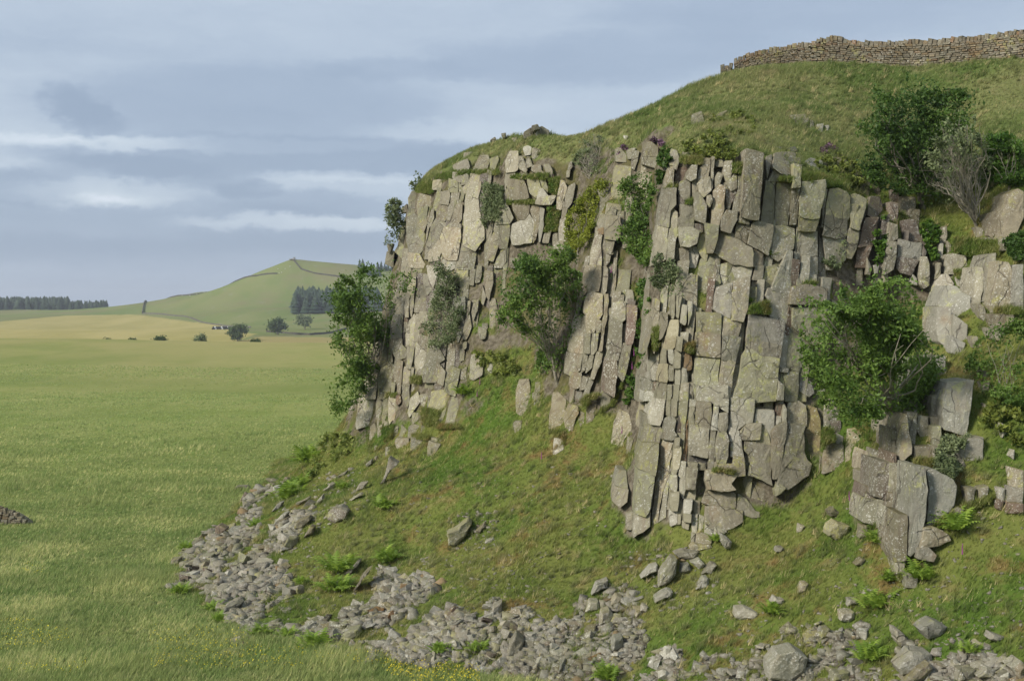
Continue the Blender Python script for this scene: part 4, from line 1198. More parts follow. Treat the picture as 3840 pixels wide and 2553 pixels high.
# ------------------------------------------------------------------ boulders lying on the slope: each traced, each a thing
BOULDERS = '''
Q .25 y 1740,580 1730,520 1850,445 1870,465 1835,530 1775,585|long tilted slab with a flat lichened top, alone on the mid grass slope
Q .15 a 1910,515 1890,500 1940,455 1950,475|narrow grey stone just right of the long tilted slab
Q .15 w 1940,575 1950,555 1995,540 1985,570|small white-crusted stone below right of the long tilted slab
Q .3 p 1075,400 1120,370 1185,390 1175,440 1110,460 1070,440|broad purple-grey boulder at the upper edge of the left scree
Q .4 w 1120,372 1150,358 1185,378 1180,410 1130,400|white-topped stone resting against the broad purple-grey boulder
Q .2 w 1045,285 1085,240 1115,240 1100,275|pale wedge-shaped boulder high on the left scree
Q .2 w 1225,285 1250,240 1295,235 1275,270|smooth pale boulder on grass above the left scree
Q .1 a 1190,330 1250,295 1270,300 1200,338|thin flat slab below the smooth pale boulder
Q .2 a 1120,205 1165,175 1185,170 1170,205|grey slab with a sharp edge on grass right of the bright ferns
Q .2 a 895,350 965,315 975,320 905,362|low flat slab sticking out of the left slope
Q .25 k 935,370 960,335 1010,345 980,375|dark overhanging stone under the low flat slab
Q .25 w 1010,342 1045,300 1052,325 1015,360|pale angular stone right of the dark overhanging stone
Q .2 w 760,400 790,355 825,340 810,380|pale slab on the far edge of the left scree
Q .35 b 455,530 455,475 480,468 515,490 485,540|upright dark square block on the left rim of the scree
Q .15 a 645,335 735,303 730,320 650,348|long flat slab at the far left rim of the scree
Q .3 a 720,300 740,275 765,285 750,302|small cube-like block at the top of the left rim
Q .2 a 275,692 370,640 440,633 430,665 330,692|wide low slab near the leftmost tip of the scree
Q .25 y 830,585 850,545 900,540 905,580 870,605|yellow lichened squarish boulder in the middle of the left scree
Q .3 a 890,490 890,455 970,420 980,440 930,490|leaning slab above the yellow lichened squarish boulder
Q .3 a 940,540 975,475 1000,480 990,520|upright slab on the right side of the left scree
Q .2 w 770,472 820,410 850,400 840,440|white speckled slab above the leaning slab in the left scree
Q .2 a 200,688 215,655 255,650 255,680 225,692|rounded lone boulder at the leftmost tip of the scree
Q .2 G 490,962 505,920 570,895 600,900 560,945|smooth blue-grey slab at the foot of the left scree
Q .2 y 900,835 905,812 930,820 942,852 910,857|greenish wedge stone at the right edge of the left scree
Q .25 w 1160,742 1240,670 1252,675 1200,747|slanting slab beside the upper bright fern on the slope
Q .12 a 1210,842 1260,752 1312,710 1250,802|long low rib of rock right of the lower bright fern
Q .3 y 1145,1102 1160,1070 1210,1045 1250,1040 1250,1085 1190,1107|big olive slab in the middle of the toe of the scree
Q .3 G 1080,1127 1085,1065 1105,1060 1147,1127|grey wedge standing left of the big olive slab
Q .25 a 1255,1257 1290,1205 1335,1205 1330,1247|lone reddish-grey boulder in the grass at the bottom centre left
Q .3 w 1980,978 1990,915 2040,895 2035,945|white crusted upright boulder above the lower scree
Q .3 a 2070,1202 2080,1130 2115,1080 2150,1110 2140,1180 2105,1202|tall pointed boulder standing in the lower scree
Q .15 a 530,1088 545,1070 585,1070 580,1092|small pale stone at the grassy toe of the left scree
Q .1 G 555,268 570,250 635,252 640,270|flat pale slab lying alone in the green field beyond the scree
Q .12 a 725,212 760,215 800,225 770,242|low broken slab where the far scree meets the field
T .35 a 690,368 700,310 750,240 780,240 770,310 720,362|tall leaning boulder below the foot of the main rock face
T .45 w 765,212 800,198 880,205 860,237 780,234|flat white-edged capstone bridging the boulders below the face
T .3 a 835,182 850,165 930,170 940,190 880,207 840,202|rounded slab right at the foot of the main face
T .3 w 975,150 980,120 1030,160 1020,190 1000,192|upright wedge with white patches right of the face's foot
T .35 w 835,252 880,235 905,260 880,287|lichened block under the flat capstone, right side
T .3 w 790,302 800,265 835,260 840,297|white block between the leaning boulder and the lichened block
T .3 w 885,308 940,258 960,265 935,312|long tilted white stone right of the boulder pile
T .25 w 860,378 900,325 920,325 920,372|lowest white stone of the boulder pile below the face
T .2 w 610,328 640,290 690,262 690,292|curved pale stone left of the tall leaning boulder
T .2 w 385,403 410,355 465,335 460,367|white streaked boulder on the grass left of the pile
T .3 w 675,438 680,415 740,380 760,390 750,412|slab with dark underside and white crust below the pile
T .2 w 605,473 625,448 648,455 640,482|small white stone left of the slab with dark underside
T .2 w 1040,502 1045,465 1090,460 1150,490 1130,517 1060,515|broad grey boulder alone on the lower grass, right of centre
T .2 w 1205,443 1225,412 1268,425 1260,447|white-topped stone behind the small fern on the lower grass
T .4 y 1465,133 1480,85 1510,68 1565,90 1560,120 1520,157 1480,137|yellow-green capped round boulder in the grassy gully
T .15 a 1315,123 1340,80 1360,85 1345,122|narrow grey stone left of the yellow-green capped boulder
T .2 a 1465,22 1490,5 1530,30 1530,47 1480,47|flat-sided stone uphill of the yellow-green capped boulder
T .15 a 1590,268 1620,235 1640,240 1620,267|small oblong stone downhill of the yellow-green capped boulder
T .2 a 1320,398 1355,350 1378,352 1365,387|oblong stone standing on its end on the lower right grass
T .15 w 1225,208 1235,185 1265,188 1250,210|small white stone alone in the middle of the grass
T .2 w 1520,518 1530,480 1585,475 1585,512 1560,527|pale block at the top of the right-hand scree
T .25 y 1430,603 1435,555 1475,555 1475,597|square yellowish block at the edge of the right-hand scree
T .25 a 1475,613 1480,575 1530,570 1535,602|grey block right of the square yellowish block
T .15 w 1620,398 1645,372 1680,375 1670,397|stone tucked behind the fern on the right-hand grass
T .15 w 1550,453 1560,425 1600,420 1605,442|stone left of the fern on the right-hand grass
T .5 w 1195,785 1200,720 1240,670 1320,655 1375,690 1360,750 1290,798|largest round boulder, white crusted, at the bottom edge right of centre
T .5 w 1785,735 1850,660 1935,670 1940,720 1870,762 1800,765|large white-crusted boulder near the bottom right
T .4 a 1815,800 1870,740 1930,710 1942,740 1900,785 1840,810|long smooth boulder in front of the large white-crusted one
T .35 G 1885,558 1945,518 2012,545 1985,592 1920,602|grey five-sided boulder on the right-hand grass
T .3 w 1775,558 1795,565 1830,605 1870,610 1870,637 1800,642 1785,612|jagged pale stone left of the grey five-sided boulder
T .2 w 2200,603 2215,575 2270,590 2275,607 2240,617|small pale slab at the far right of the grass
T .4 y 1480,800 1490,755 1570,745 1575,795|squared olive block on the bottom edge, right half
T .4 a 2060,798 2065,745 2140,740 2150,795|squared grey block on the bottom edge near the right corner
T .4 w 2150,778 2190,730 2230,740 2230,785|white speckled block beside the squared grey block
T .4 w 2290,725 2345,700 2375,730 2345,775|white boulder at the right edge of the frame above the corner
T .3 a 1605,145 1620,85 1650,85 1652,145|grey block half hidden beside the fern at the buttress foot
T .35 G 480,660 490,600 530,595 535,640 500,662|pale upright block in the top of the lower scree
T .35 a 425,540 435,480 470,470 490,500 470,540|round-topped block heaped on the crest of the lower scree
T .3 a 360,480 380,430 420,430 425,475|leaning grey block left of the round-topped block
T .3 a 465,455 500,405 530,415 510,450|light grey slab at the very top of the lower scree heap
T .3 o 430,440 440,425 485,412 480,430|rust-brown flat stone at the top of the lower scree heap
T .3 a 0,690 10,630 45,580 78,610 60,690|pointed slab at the left side of the lower scree
K .2 w 650,1140 765,1210 740,1250 660,1310 600,1440 540,1470 610,1330|tapering white-grey rock rib below the left end of the cliff
K .2 a 480,1145 520,1130 510,1190 478,1192|small upright stone below the left cliff, nearest the cliff
K .2 w 380,1225 460,1165 460,1212 390,1262|slanting white stone left of the small upright stone
'''
scree_meshes = []
rs = random.Random(5)
for ln in BOULDERS.strip().splitlines():
    geom, label = ln.split('|'); fr, off, mt, rest = geom.split(' ', 3)
    P = pts_of(fr, rest)
    wpx = max(p[0] for p in P) - min(p[0] for p in P); hpx = max(p[1] for p in P) - min(p[1] for p in P)
    cx = sum(p[0] for p in P) / len(P); low = max(p[1] for p in P)
    Yb = surfY(cx, low - 4)
    th = .8 * min(wpx, hpx) * Yb / FPX + .3
    V, F, o = rock_prism(P, 0, th, rs, shrink=0, yaw=.45, bevel=.07, rough=.09, fixedY=Yb + .42 - float(off) * .3 - .05, step=22, jit=3.5, gapx=0, gapy=0)
    me = py_mesh('boulder', V, F, ROCK[mt]); orient(me)
    tag(link('boulder', me, None, o), label, 'boulder', 'loose boulders on the slope below the cliff')

# ------------------------------------------------------------------ scree: 300 of the largest stones as things, the rest as rubble
def stone_shape(rnd, flat):
    bm = bmesh.new()
    for _ in range(13):
        v = Vector((rnd.gauss(0, 1), rnd.gauss(0, 1), rnd.gauss(0, 1))).normalized()
        v = Vector((max(-.52, min(.52, v.x)), max(-.52, min(.52, v.y)), max(-.52, min(.52, v.z))))
        bm.verts.new((v.x * 1.75, v.y * 1.15, v.z * flat * 1.2))
    r = bmesh.ops.convex_hull(bm, input=bm.verts)
    bmesh.ops.delete(bm, geom=list({e for e in r['geom_interior'] + r['geom_unused'] if isinstance(e, bmesh.types.BMVert)}), context='VERTS')
    bmesh.ops.recalc_face_normals(bm, faces=bm.faces)
    me = bpy.data.meshes.new('scree_stone'); bm.to_mesh(me); bm.free(); return me
SHAPES = [stone_shape(rs, rs.uniform(.35, .9)) for _ in range(14)]
SCREE_V = [SCREE_MAT, ROCK['a'], ROCK['w'], ROCK['y'], ROCK['b'], ROCK['o'], ROCK['G']]
def stone_set(mat):
    out = []
    for me in SHAPES:
        c = me.copy(); c.materials.append(mat); out.append(c)
    return out
VARIANTS = [stone_set(mt) for mt in SCREE_V]
LOOK = ['plain grey', 'angular grey-brown', 'white-crusted', 'yellow-lichened', 'dark brown', 'rust-coloured', 'smooth blue-grey']
NAMES = ['stone in the far left tongue of scree', 'stone in the middle tongue of scree', 'stone in the lower scree left of centre', 'stone in the scree along the bottom edge']
cand = []
LOOSE = [(pts_of('Q', '1740,400 2010,400 2030,600 1750,620'), 60, 3, 20), (pts_of('T', '450,200 960,180 980,480 560,500'), 110, 3, 22), (pts_of('T', '900,400 2359,300 2359,640 1000,690'), 160, 3, 18),
         (pts_of('Q', '700,250 1300,150 1300,360 900,560'), 120, 3, 22), (pts_of('Q', '1500,650 2359,600 2359,980 1700,1000'), 150, 3, 16), (pts_of('S', '1500,1750 2400,1750 2400,2000 1500,2050'), 60, 4, 16),
         (pts_of('Q', '560,640 1000,560 1300,900 760,1010'), 110, 3, 20), (pts_of('S', '3000,1900 3840,1900 3840,2200 3000,2300'), 60, 4, 16), (pts_of('Q', '900,1080 2000,1190 1900,1290 900,1150'), 150, 3, 22)]
def scatter(poly, n, lo, hi, zone):
    x0, x1 = min(p[0] for p in poly), max(p[0] for p in poly); y0, y1 = min(p[1] for p in poly), max(p[1] for p in poly)
    Q = np.c_[RNG.uniform(x0 - 60, x1 + 60, n * 14), RNG.uniform(y0 - 60, min(y1 + 60, 2620), n * 14)]
    ok = (in_poly(warp_px(Q), poly) & (scree_mask(Q) | (RNG.random(len(Q)) < .10))) if zone >= 0 else in_poly(Q, poly)
    for x, y in Q[ok][:n]:
        cand.append((lo + (hi - lo) * (rs.random() ** 3.4), float(x), float(y), zone))
for zi, (poly, n) in enumerate(zip(SCREE, (2600, 2000, 3400, 3600))): scatter(poly, n, 5, 60, zi)
for poly, n, lo, hi in LOOSE: scatter(poly, int(n * 3.2), lo + 1, hi * 1.2, -1)
cand.sort(key=lambda q: -q[0])
bulk = []; made = 0
for s, x, y, z in cand:
    p = surf(x, y)
    if p is None: continue
    r = s * p[1] / FPX * .62
    e = (rs.uniform(-.5, .5), rs.uniform(-.5, .5), rs.uniform(0, 6.28)); k = rs.randrange(len(SHAPES))
    vi = rs.choices(range(7), (10, 3.5, 4.0, 1.3, .8, .25, 1.2))[0]
    if made < 300 and z >= 0:
        ob = link('scree_stone', VARIANTS[vi][k], None, (p[0], p[1], p[2] + r * .05)); ob.rotation_euler = e; ob.scale = (r, r, r)
        tag(ob, LOOK[vi] + ' ' + NAMES[z], 'stone', 'stones of the scree below the cliff'); made += 1
    else:
        bulk.append((vi, k, e, r, p))
sv = [np.array([v.co[:] for v in me.vertices]) for me in SHAPES]; sf = []
for me in SHAPES:
    me.calc_loop_triangles(); sf.append(np.array([t_.vertices[:] for t_ in me.loop_triangles]))
rub = {}
for vi, k, e, r, p in bulk:
    from mathutils import Euler
    R = np.array(Euler(e).to_matrix())
    rub.setdefault(vi, []).append((sv[k] @ R.T * r + np.array([p[0], p[1], p[2] + r * .02]), sf[k]))
rubble = None
for vi, L in rub.items():
    V = np.concatenate([a for a, _ in L]); b = 0; F = []
    for a, f_ in L: F.append(f_ + b); b += len(a)
    ob = link('scree_rubble' if rubble is None else 'loose_rubble', np_mesh('scree_rubble', V, np.concatenate(F), SCREE_V[vi]), rubble)
    if rubble is None:
        rubble = ob
    tag(ob, kind='stuff')
tag(rubble, 'loose grey rubble spread over the foot of the slope', 'scree')
# ------------------------------------------------------------------ the dry-stone wall along the hilltop
WALL = [(2752, 300, 222, 75.7), (2800, 280, 203, 75.6), (2870, 262, 186, 75.4), (2950, 250, 172, 75.2), (3035, 243, 158, 74.9), (3060, 243, 148, 74.8), (3130, 245, 138, 74.4), (3190, 249, 150, 74.1), (3250, 252, 157, 73.8),
        (3330, 256, 156, 73.4), (3420, 260, 151, 73.0), (3500, 254, 150, 72.3), (3600, 244, 141, 71.5), (3700, 236, 132, 70.5), (3840, 222, 112, 69.0), (4000, 205, 95, 67.8)]
def wall_mat(name, c1, c2):
    return rock_mat(name, c1, c2, .35, .35, .35, .3, 0)
WMAT = [wall_mat('sandstone_grey', (.140, .124, .092), (.205, .184, .142)), wall_mat('sandstone_tan', (.160, .126, .080), (.215, .175, .118)), wall_mat('sandstone_rust', (.165, .115, .075), (.215, .155, .105))]
def wall_line(L):
    B = np.array([at(a, b, y) for a, b, c, y in L]); T = np.array([at(a, c, y) for a, b, c, y in L])
    s = np.r_[0, np.cumsum(np.hypot(*np.diff(B[:, :2], axis=0).T))]
    return B, T, s
def interp(s, S, A): return np.array([np.interp(s, S, A[:, k]) for k in range(3)])
def box_at(c, u, nrm, w_, d_, h_, rnd, tilt=0.0):
    """a rough squared stone: eight jittered corners, chamfered face"""
    up = np.array([0, 0, 1.0]); ca, sa = math.cos(tilt), math.sin(tilt)
    u2 = u * ca + up * sa; v2 = up * ca - u * sa; V = []
    for dz, k in ((0, 1.0), (d_ * .22, .0)):
        pass
    j = lambda q: rnd.uniform(-q, q)
    for f_, sh in ((-d_ / 2, .80), (-d_ / 2 + .045, 1.0), (d_ / 2, 1.0)):
        for a, b in ((-1, -1), (1, -1), (1, 1), (-1, 1)):
            V.append(c + u2 * (a * w_ / 2 * sh + j(.018)) + v2 * (b * h_ / 2 * sh + j(.014)) + nrm * (f_ + j(.014)))
    F = [(0, 1, 2, 3), (8, 11, 10, 9)]
    for r in (0, 4):
        for q in range(4): F.append((r + q, r + 4 + q, r + 4 + (q + 1) % 4, r + (q + 1) % 4))
    return V, F
rw = random.Random(3)
def make_wall(name, L, label, courses, limit):
    B, T, S = wall_line(L); root = empty(name, tuple(B[len(B) // 2])); ro = np.array(root.location)
    tag(root, label, 'wall')
    # core
    V, F = [], []
    for b, t_ in zip(B, T):
        i = len(V); back = np.array([.15, .62, 0])
        V += [b - ro - np.array([0, 0, .5]) + back * .45, t_ - ro - np.array([0, 0, .22]) + back * .45, t_ - ro - np.array([0, 0, .22]) + back * 1.5, b - ro - np.array([0, 0, .5]) + back * 1.5]
        if i: F += [tuple(i - 4 + k for k in (0, 1)) + (i + 1, i), (i - 3, i - 2, i + 2, i + 1), (i - 2, i - 1, i + 3, i + 2)]
    F += [(0, 3, 2, 1), tuple(len(V) - 4 + k for k in range(4))]
    me = py_mesh('wall_core', V, F, WMAT[0]); orient(me); link('wall_core', me, root)
    stones = []
    for c in range(courses + 1):
        s = 0.0
        cop = c == courses
        while s < S[-1]:
            wd = rw.uniform(.16, .26) if cop else rw.uniform(.16, .40) * (1.15 - .02 * c)
            sm = s + wd / 2
            if sm > S[-1]: break
            b, t_ = interp(sm, S, B), interp(sm, S, T)
            H = t_[2] - b[2]; ch = (H - .22) / courses
            if cop: z, hh, dd, tl = t_[2] - .12 + rw.uniform(-.05, .05), rw.uniform(.24, .34), .42, rw.uniform(-.35, .15)
            else: z, hh, dd, tl = b[2] + ch * (c + .5) + rw.uniform(-.012, .012), ch * rw.uniform(.86, 1.0), .34, rw.uniform(-.05, .05)
            u = interp(min(sm + .2, S[-1]), S, B) - interp(max(sm - .2, 0), S, B); u /= np.linalg.norm(u)
            nr = np.array([-u[1], u[0], 0]); nr /= np.linalg.norm(nr)
            if nr[1] < 0: nr = -nr
            off = rw.uniform(-.035, .03) + (.0 if not cop else .1)
            cc = np.array([b[0], b[1], z]) + nr * (.1 + off)
            mi = rw.choices((0, 1, 2), (8, 2.2, .3) if c < courses - 2 else (6, 3, 1.6 if sm < S[-1] * .35 else .5))[0]
            V, F = box_at(cc, u, nr, wd * .97, dd, hh, rw, tl)
            stones.append((wd * hh, np.array(V), F, mi)); s += wd
    stones.sort(key=lambda q: -q[0])
    rest = {}
    for k, (a, V, F, mi) in enumerate(stones):
        if k < limit:
            o = V.mean(0); me = py_mesh('stone', V - o, F, WMAT[mi]); orient(me); link('stone', me, root, o - ro)
        else: rest.setdefault(mi, []).append((V - ro, F))
    for mi, Ls in rest.items():
        VV, FF, b0 = [], [], 0
        for V, F in Ls: VV += list(V); FF += [tuple(q + b0 for q in f_) for f_ in F]; b0 += len(V)
        me = py_mesh('small_stones', VV, FF, WMAT[mi]); orient(me); tag(link('small_stones', me, root), kind='stuff')
make_wall('stone_wall', WALL, 'long weathered dry-stone wall with upright coping along the hilltop', 11, 296)
make_wall('wall_stub', [(2702, 303, 250, 75.9), (2748, 296, 240, 75.8)], 'short broken stub of dry-stone wall at the left end of the long wall', 6, 60)
gz = CAMZ * FPX / (1968 - HY)
make_wall('field_wall_end', [(-160, 1966, 1893, gz + .3), (-60, 1967, 1898, gz + .2), (0, 1968, 1903, gz), (40, 1969, 1915, gz), (70, 1969, 1934, gz), (95, 1970, 1955, gz)], 'tumbled end of a low dry-stone wall at the left edge of the meadow', 4, 60)

# ------------------------------------------------------------------ vegetation
def leaf_quads(C, size, up=.35, aspect=2.1, droop=0.0):
    n = len(C); d = RNG.normal(size=(n, 3)); d /= np.linalg.norm(d, axis=1)[:, None] + 1e-9
    nr = RNG.normal(size=(n, 3)) + np.array([0, -.25, up]); nr /= np.linalg.norm(nr, axis=1)[:, None] + 1e-9
    d[:, 2] -= droop
    a = d - nr * (d * nr).sum(1)[:, None]; a /= np.linalg.norm(a, axis=1)[:, None] + 1e-9
    b = np.cross(nr, a); s = (size * RNG.uniform(.55, 1.35, n))[:, None]
    V = np.stack([C - a * s, C + b * s / aspect, C + a * s, C - b * s / aspect], 1).reshape(-1, 3)
    F = np.arange(4 * n).reshape(-1, 4)
    return V, F
def tubes(paths, mat, name, sides=5):
    V, F = [], []
    for pts, r0, r1 in paths:
        n = len(pts); base = len(V)
        for i, p in enumerate(pts):
            d = pts[min(i + 1, n - 1)] - pts[max(i - 1, 0)]; d = d / (np.linalg.norm(d) + 1e-9)
            a = np.cross(d, [0.3, 1, .1]); a /= np.linalg.norm(a) + 1e-9; b = np.cross(d, a); r = r0 + (r1 - r0) * i / (n - 1)
            for k in range(sides):
                th = 2 * math.pi * k / sides; V.append(p + (a * math.cos(th) + b * math.sin(th)) * r)
        for i in range(n - 1):
            for k in range(sides):
                q = base + i * sides; F.append((q + k, q + (k + 1) % sides, q + sides + (k + 1) % sides, q + sides + k))
        F.append(tuple(base + (n - 1) * sides + k for k in range(sides)))
    return py_mesh(name, V, F, mat)
def curve(a, b, bend, n=6):
    a, b = np.array(a, float), np.array(b, float); L = np.linalg.norm(b - a)
    off = RNG.normal(size=3) * bend * L; out = []
    for i in range(n):
        s = i / (n - 1); out.append(a + (b - a) * s + off * math.sin(math.pi * s) + RNG.normal(size=3) * L * .018 * (0 < i < n - 1))
    return out
def blobs_in(poly, n, R, Yb, rpx, hug=True):
    x0, x1 = min(p[0] for p in poly), max(p[0] for p in poly); y0, y1 = min(p[1] for p in poly), max(p[1] for p in poly)
    out = []; ins = np.array(poly).mean(0)
    Q = np.c_[RNG.uniform(x0, x1, n * 8 + 40), RNG.uniform(y0, y1, n * 8 + 40)]
    for x, y in Q[in_poly(Q, poly)][:n]:
        r = rpx * RNG.uniform(.65, 1.2)
        xi, yi = x + (ins[0] - x) * .14, y + (ins[1] - y) * .14
        p = surf(xi, yi); Y = Yb
        if hug and p is not None and p[1] < Yb + 5: Y = p[1]
        Y = min(Y, Yb + 2.5) - .3 - RNG.uniform(0, 1) * R
        out.append((at(xi, yi, Y), r * Y / FPX))
    return out
def crown_leaves(blobs, n, size, flat=.75):
    tot = sum(r * r for _, r in blobs); C = []; B = []
    for c, r in blobs:
        k = max(6, int(n * r * r / tot)); d = RNG.normal(size=(k, 3)); d /= np.linalg.norm(d, axis=1)[:, None]
        rad = np.abs(RNG.normal(0, .62, k)) ** .8
        lump = .72 + .55 * vnoise(d * 1.7 + c, 1.0, 3)
        C.append(c + d * (rad * r * lump)[:, None] * np.array([1, .9, flat])); B.append(np.full(k, RNG.uniform(-.18, .18)))
    return np.concatenate(C), np.concatenate(B)
def tree(name, label, cat, fr, outline, base, leaf, n, size, nb, frac=.20, R=1.6, trunk_r=.09, bark=None, twigs=0, droop=.2, group=None, thin=1.0):
    poly = pts_of(fr, outline); bx = pts_of(fr, base)[0]; bp = surf(*bx)
    if bp is None: bp = at(bx[0], bx[1], 80.0)
    root = empty(name, tuple(bp)); o0 = np.array(bp)
    tag(root, label, cat, group)
    A = abs(poly_area(poly)); bl = blobs_in(poly, int(nb * 1.5), R, bp[1], frac * math.sqrt(A) * .92)
    C, tb = crown_leaves(bl, int(n * 1.5), size)
    fill = blobs_in(poly, 260, R, bp[1], 1.0)
    fc = np.array([c for c, _ in fill]); k = RNG.integers(0, len(fc), int(n * 1.0)) if twigs < 2 else RNG.integers(0, len(fc), int(n * .2))
    C2 = fc[k] + RNG.normal(size=(len(k), 3)) * (math.sqrt(A) * bp[1] / FPX * .045); C = np.concatenate([C, C2]); tb = np.r_[tb, np.zeros(len(k))]
    size = size * .74
    C = C + (np.stack([vnoise(C, 1.0, 71), vnoise(C, 1.0, 72), vnoise(C, 1.0, 73)], 1) - .5) * (1.3 if A > 40000 else .6)
    gap = vnoise(C, .95 if A > 40000 else 1.7, 61) * .7 + vnoise(C, 3.2, 62) * .3
    kp = (gap > .445) | (RNG.random(len(C)) < .10); C, tb = C[kp], tb[kp]
    V, F = leaf_quads(C, size, droop=droop)
    tint = np.clip(RNG.normal(.45, .22, len(C)) + tb + (vnoise(C, .8, 8) - .5) * .9, 0, 1)
    link('crown', np_mesh('crown', V - o0, F, LEAF[leaf], {'tint': np.repeat(tint, 4)}), root)
    bark = bark or BARK
    cen = np.mean([c for c, _ in bl], 0); fork = o0 + (cen - o0) * .38
    tr = curve(o0 - np.array([0, -.35, .25]), fork, .06, 6)
    link('trunk', tubes([([p - o0 for p in tr], trunk_r, trunk_r * .7)], bark, 'trunk', 7), root)
    paths = []
    for bi, (c, r) in enumerate(bl):
        if twigs < 2 and bi % 3: continue
        st = tr[RNG.integers(3, 6)]; pth = curve(st, c, .10, 7)
        paths.append(([p - o0 for p in pth], trunk_r * (.40 if twigs > 1 else .24), trunk_r * .10))
        for _ in range(1 + 2 * twigs if twigs > 1 else 1):
            q = pth[RNG.integers(3, 7)]; e = c + RNG.normal(size=3) * r * .75
            paths.append(([p - o0 for p in curve(q, e, .12, 4)], trunk_r * .14, trunk_r * .05))
    link('branches', tubes(paths, bark, 'branches', 4), root)
    return root
def bush(name, label, cat, fr, outline, leaf, n, size, nb, frac=.22, R=.5, group=None, flat=.8):
    poly = pts_of(fr, outline); c0 = np.mean(poly, 0); bp = surf(*c0)
    if bp is None: bp = at(c0[0], c0[1], 80.0)
    A = abs(poly_area(poly)); bl = blobs_in(poly, nb, R, bp[1] + 3, frac * math.sqrt(A))
    C, tb = crown_leaves(bl, n, size, flat); V, F = leaf_quads(C, size, up=.5)
    tint = np.clip(RNG.normal(.45, .22, len(C)) + tb + (vnoise(C, 1.6, 8) - .5) * .5, 0, 1)
    o = link(name, np_mesh(name, V - np.array(bp), F, LEAF[leaf], {'tint': np.repeat(tint, 4)}), None, tuple(bp))
    return tag(o, label, cat, group)

tree('ash_tree', 'large leafy green ash hanging over the far left edge of the cliff', 'tree', 'P', '70,1060 200,950 420,920 520,880 640,980 640,1060 500,1000 480,1250 450,1500 350,1600 300,1800 200,1960 80,1960 90,1800 180,1650 110,1540 120,1400 60,1300 60,1180', '360,1760', 'ash', 11000, .13, 42, .13, 2.6, .14)
tree('rowan_tree', 'small wind-blown tree leaning out from the upper left cliff edge', 'tree', 'P', '400,560 490,470 560,540 560,700 530,800 440,850 440,700', '520,840', 'willow', 1500, .11, 12, .17, .8, .05)
tree('sapling', 'tiny sapling on the turf at the top left corner of the cliff', 'tree', 'P', '570,400 610,320 660,390 650,450 600,455', '615,470', 'willow', 420, .09, 6, .2, .4, .03)
tree('birch_tree', 'slender grey-green tree with pale stem against the left cliff', 'tree', 'P', '760,900 830,920 880,1020 910,1150 950,1300 920,1500 860,1520 720,1500 660,1400 700,1200 740,1050', '905,1470', 'willow', 4200, .10, 24, .14, 1.2, .07, PALEBARK, 1)
tree('willow_shrub', 'dull green shrub in the cleft near the top of the left cliff', 'shrub', 'P', '1060,400 1150,390 1220,450 1210,560 1130,700 1080,740 1040,640 1050,520', '1105,750', 'willow', 2600, .10, 18, .16, .9, .05)
tree('rowan_tree', 'big bright green rowan filling the gully in the middle of the cliff', 'tree', 'P', '1150,1100 1250,960 1250,830 1400,810 1500,800 1640,870 1720,1000 1700,1200 1650,1330 1620,1500 1600,1650 1480,1680 1420,1480 1260,1400 1150,1330 1200,1200', '1560,1730', 'rowan', 12500, .11, 44, .115, 2.0, .10, PALEBARK, 1)
tree('gorse_bush', 'yellow-green gorse bush in the gully above the bright rowan', 'shrub', 'P', '1640,600 1700,500 1760,420 1860,370 1900,400 1830,560 1800,760 1720,880 1640,900 1610,720', '1700,890', 'gorse', 6000, .085, 26, .14, .9, .05)
tree('bare_sapling', 'thin half-bare sapling with grey twigs on the skyline above the gully', 'tree', 'P', '1680,150 1740,100 1780,60 1860,50 1840,150 1830,300 1780,400 1700,420 1660,300', '1770,420', 'willow', 1300, .085, 22, .13, .8, .045, PALEBARK, 2)
tree('rowan_tree', 'light green rowan in the dark cleft left of the main face', 'tree', 'P', '1950,420 2100,300 2170,350 2200,420 2180,560 2150,700 2200,800 2170,950 2100,1000 1980,860 1900,800 1980,720 2040,600', '2130,1000', 'rowan', 6200, .10, 30, .12, 1.2, .07, PALEBARK, 1)
tree('ash_sapling', 'small grey-green sapling growing from a ledge left on the main face', 'tree', 'V', '250,770 370,790 400,900 390,1000 330,1010 250,1000 210,960', '325,1012', 'willow', 2100, .085, 16, .15, .6, .04)
tree('ash_tree', 'dark green ash tree on the hilltop above the right end of the cliff', 'tree', 'S', '3255,420 3290,330 3360,300 3420,320 3480,340 3560,330 3640,370 3640,430 3600,520 3580,640 3500,720 3440,760 3360,740 3310,690 3240,640 3260,560', '3470,790', 'darkrowan', 15000, .115, 46, .115, 3.2, .16)
tree('bare_tree', 'pale forked tree with bare lower branches beside the dark ash', 'tree', 'S', '3480,480 3600,420 3690,480 3720,600 3700,700 3620,760 3500,740 3440,680', '3655,880', 'willow', 3600, .10, 26, .13, 1.8, .07, PALEBARK, 2)
tree('hawthorn_bush', 'bright green bush at the right edge beside the pale forked tree', 'shrub', 'S', '3700,520 3780,500 3850,520 3850,690 3740,700 3690,640', '3790,720', 'ivy', 5200, .11, 24, .16, 1.4, .06)
tree('rowan_tree', 'broad spreading rowan in front of the right part of the cliff', 'tree', 'S', '3000,1180 3060,1100 3150,1060 3250,1040 3350,1050 3440,1080 3480,1140 3490,1220 3510,1300 3540,1390 3510,1430 3450,1430 3440,1520 3380,1580 3260,1580 3130,1550 3080,1480 3040,1420 3010,1330', '3390,1600', 'rowan', 21000, .10, 64, .095, 2.6, .13, PALEBARK, 1)
tree('willow_shrub', 'straggly shrub with a pale bent stem on the right buttress', 'shrub', 'M', '560,700 640,500 800,480 800,560 700,640 760,760 700,830 600,800', '800,740', 'willow', 3000, .085, 22, .15, .8, .05, PALEBARK, 0)
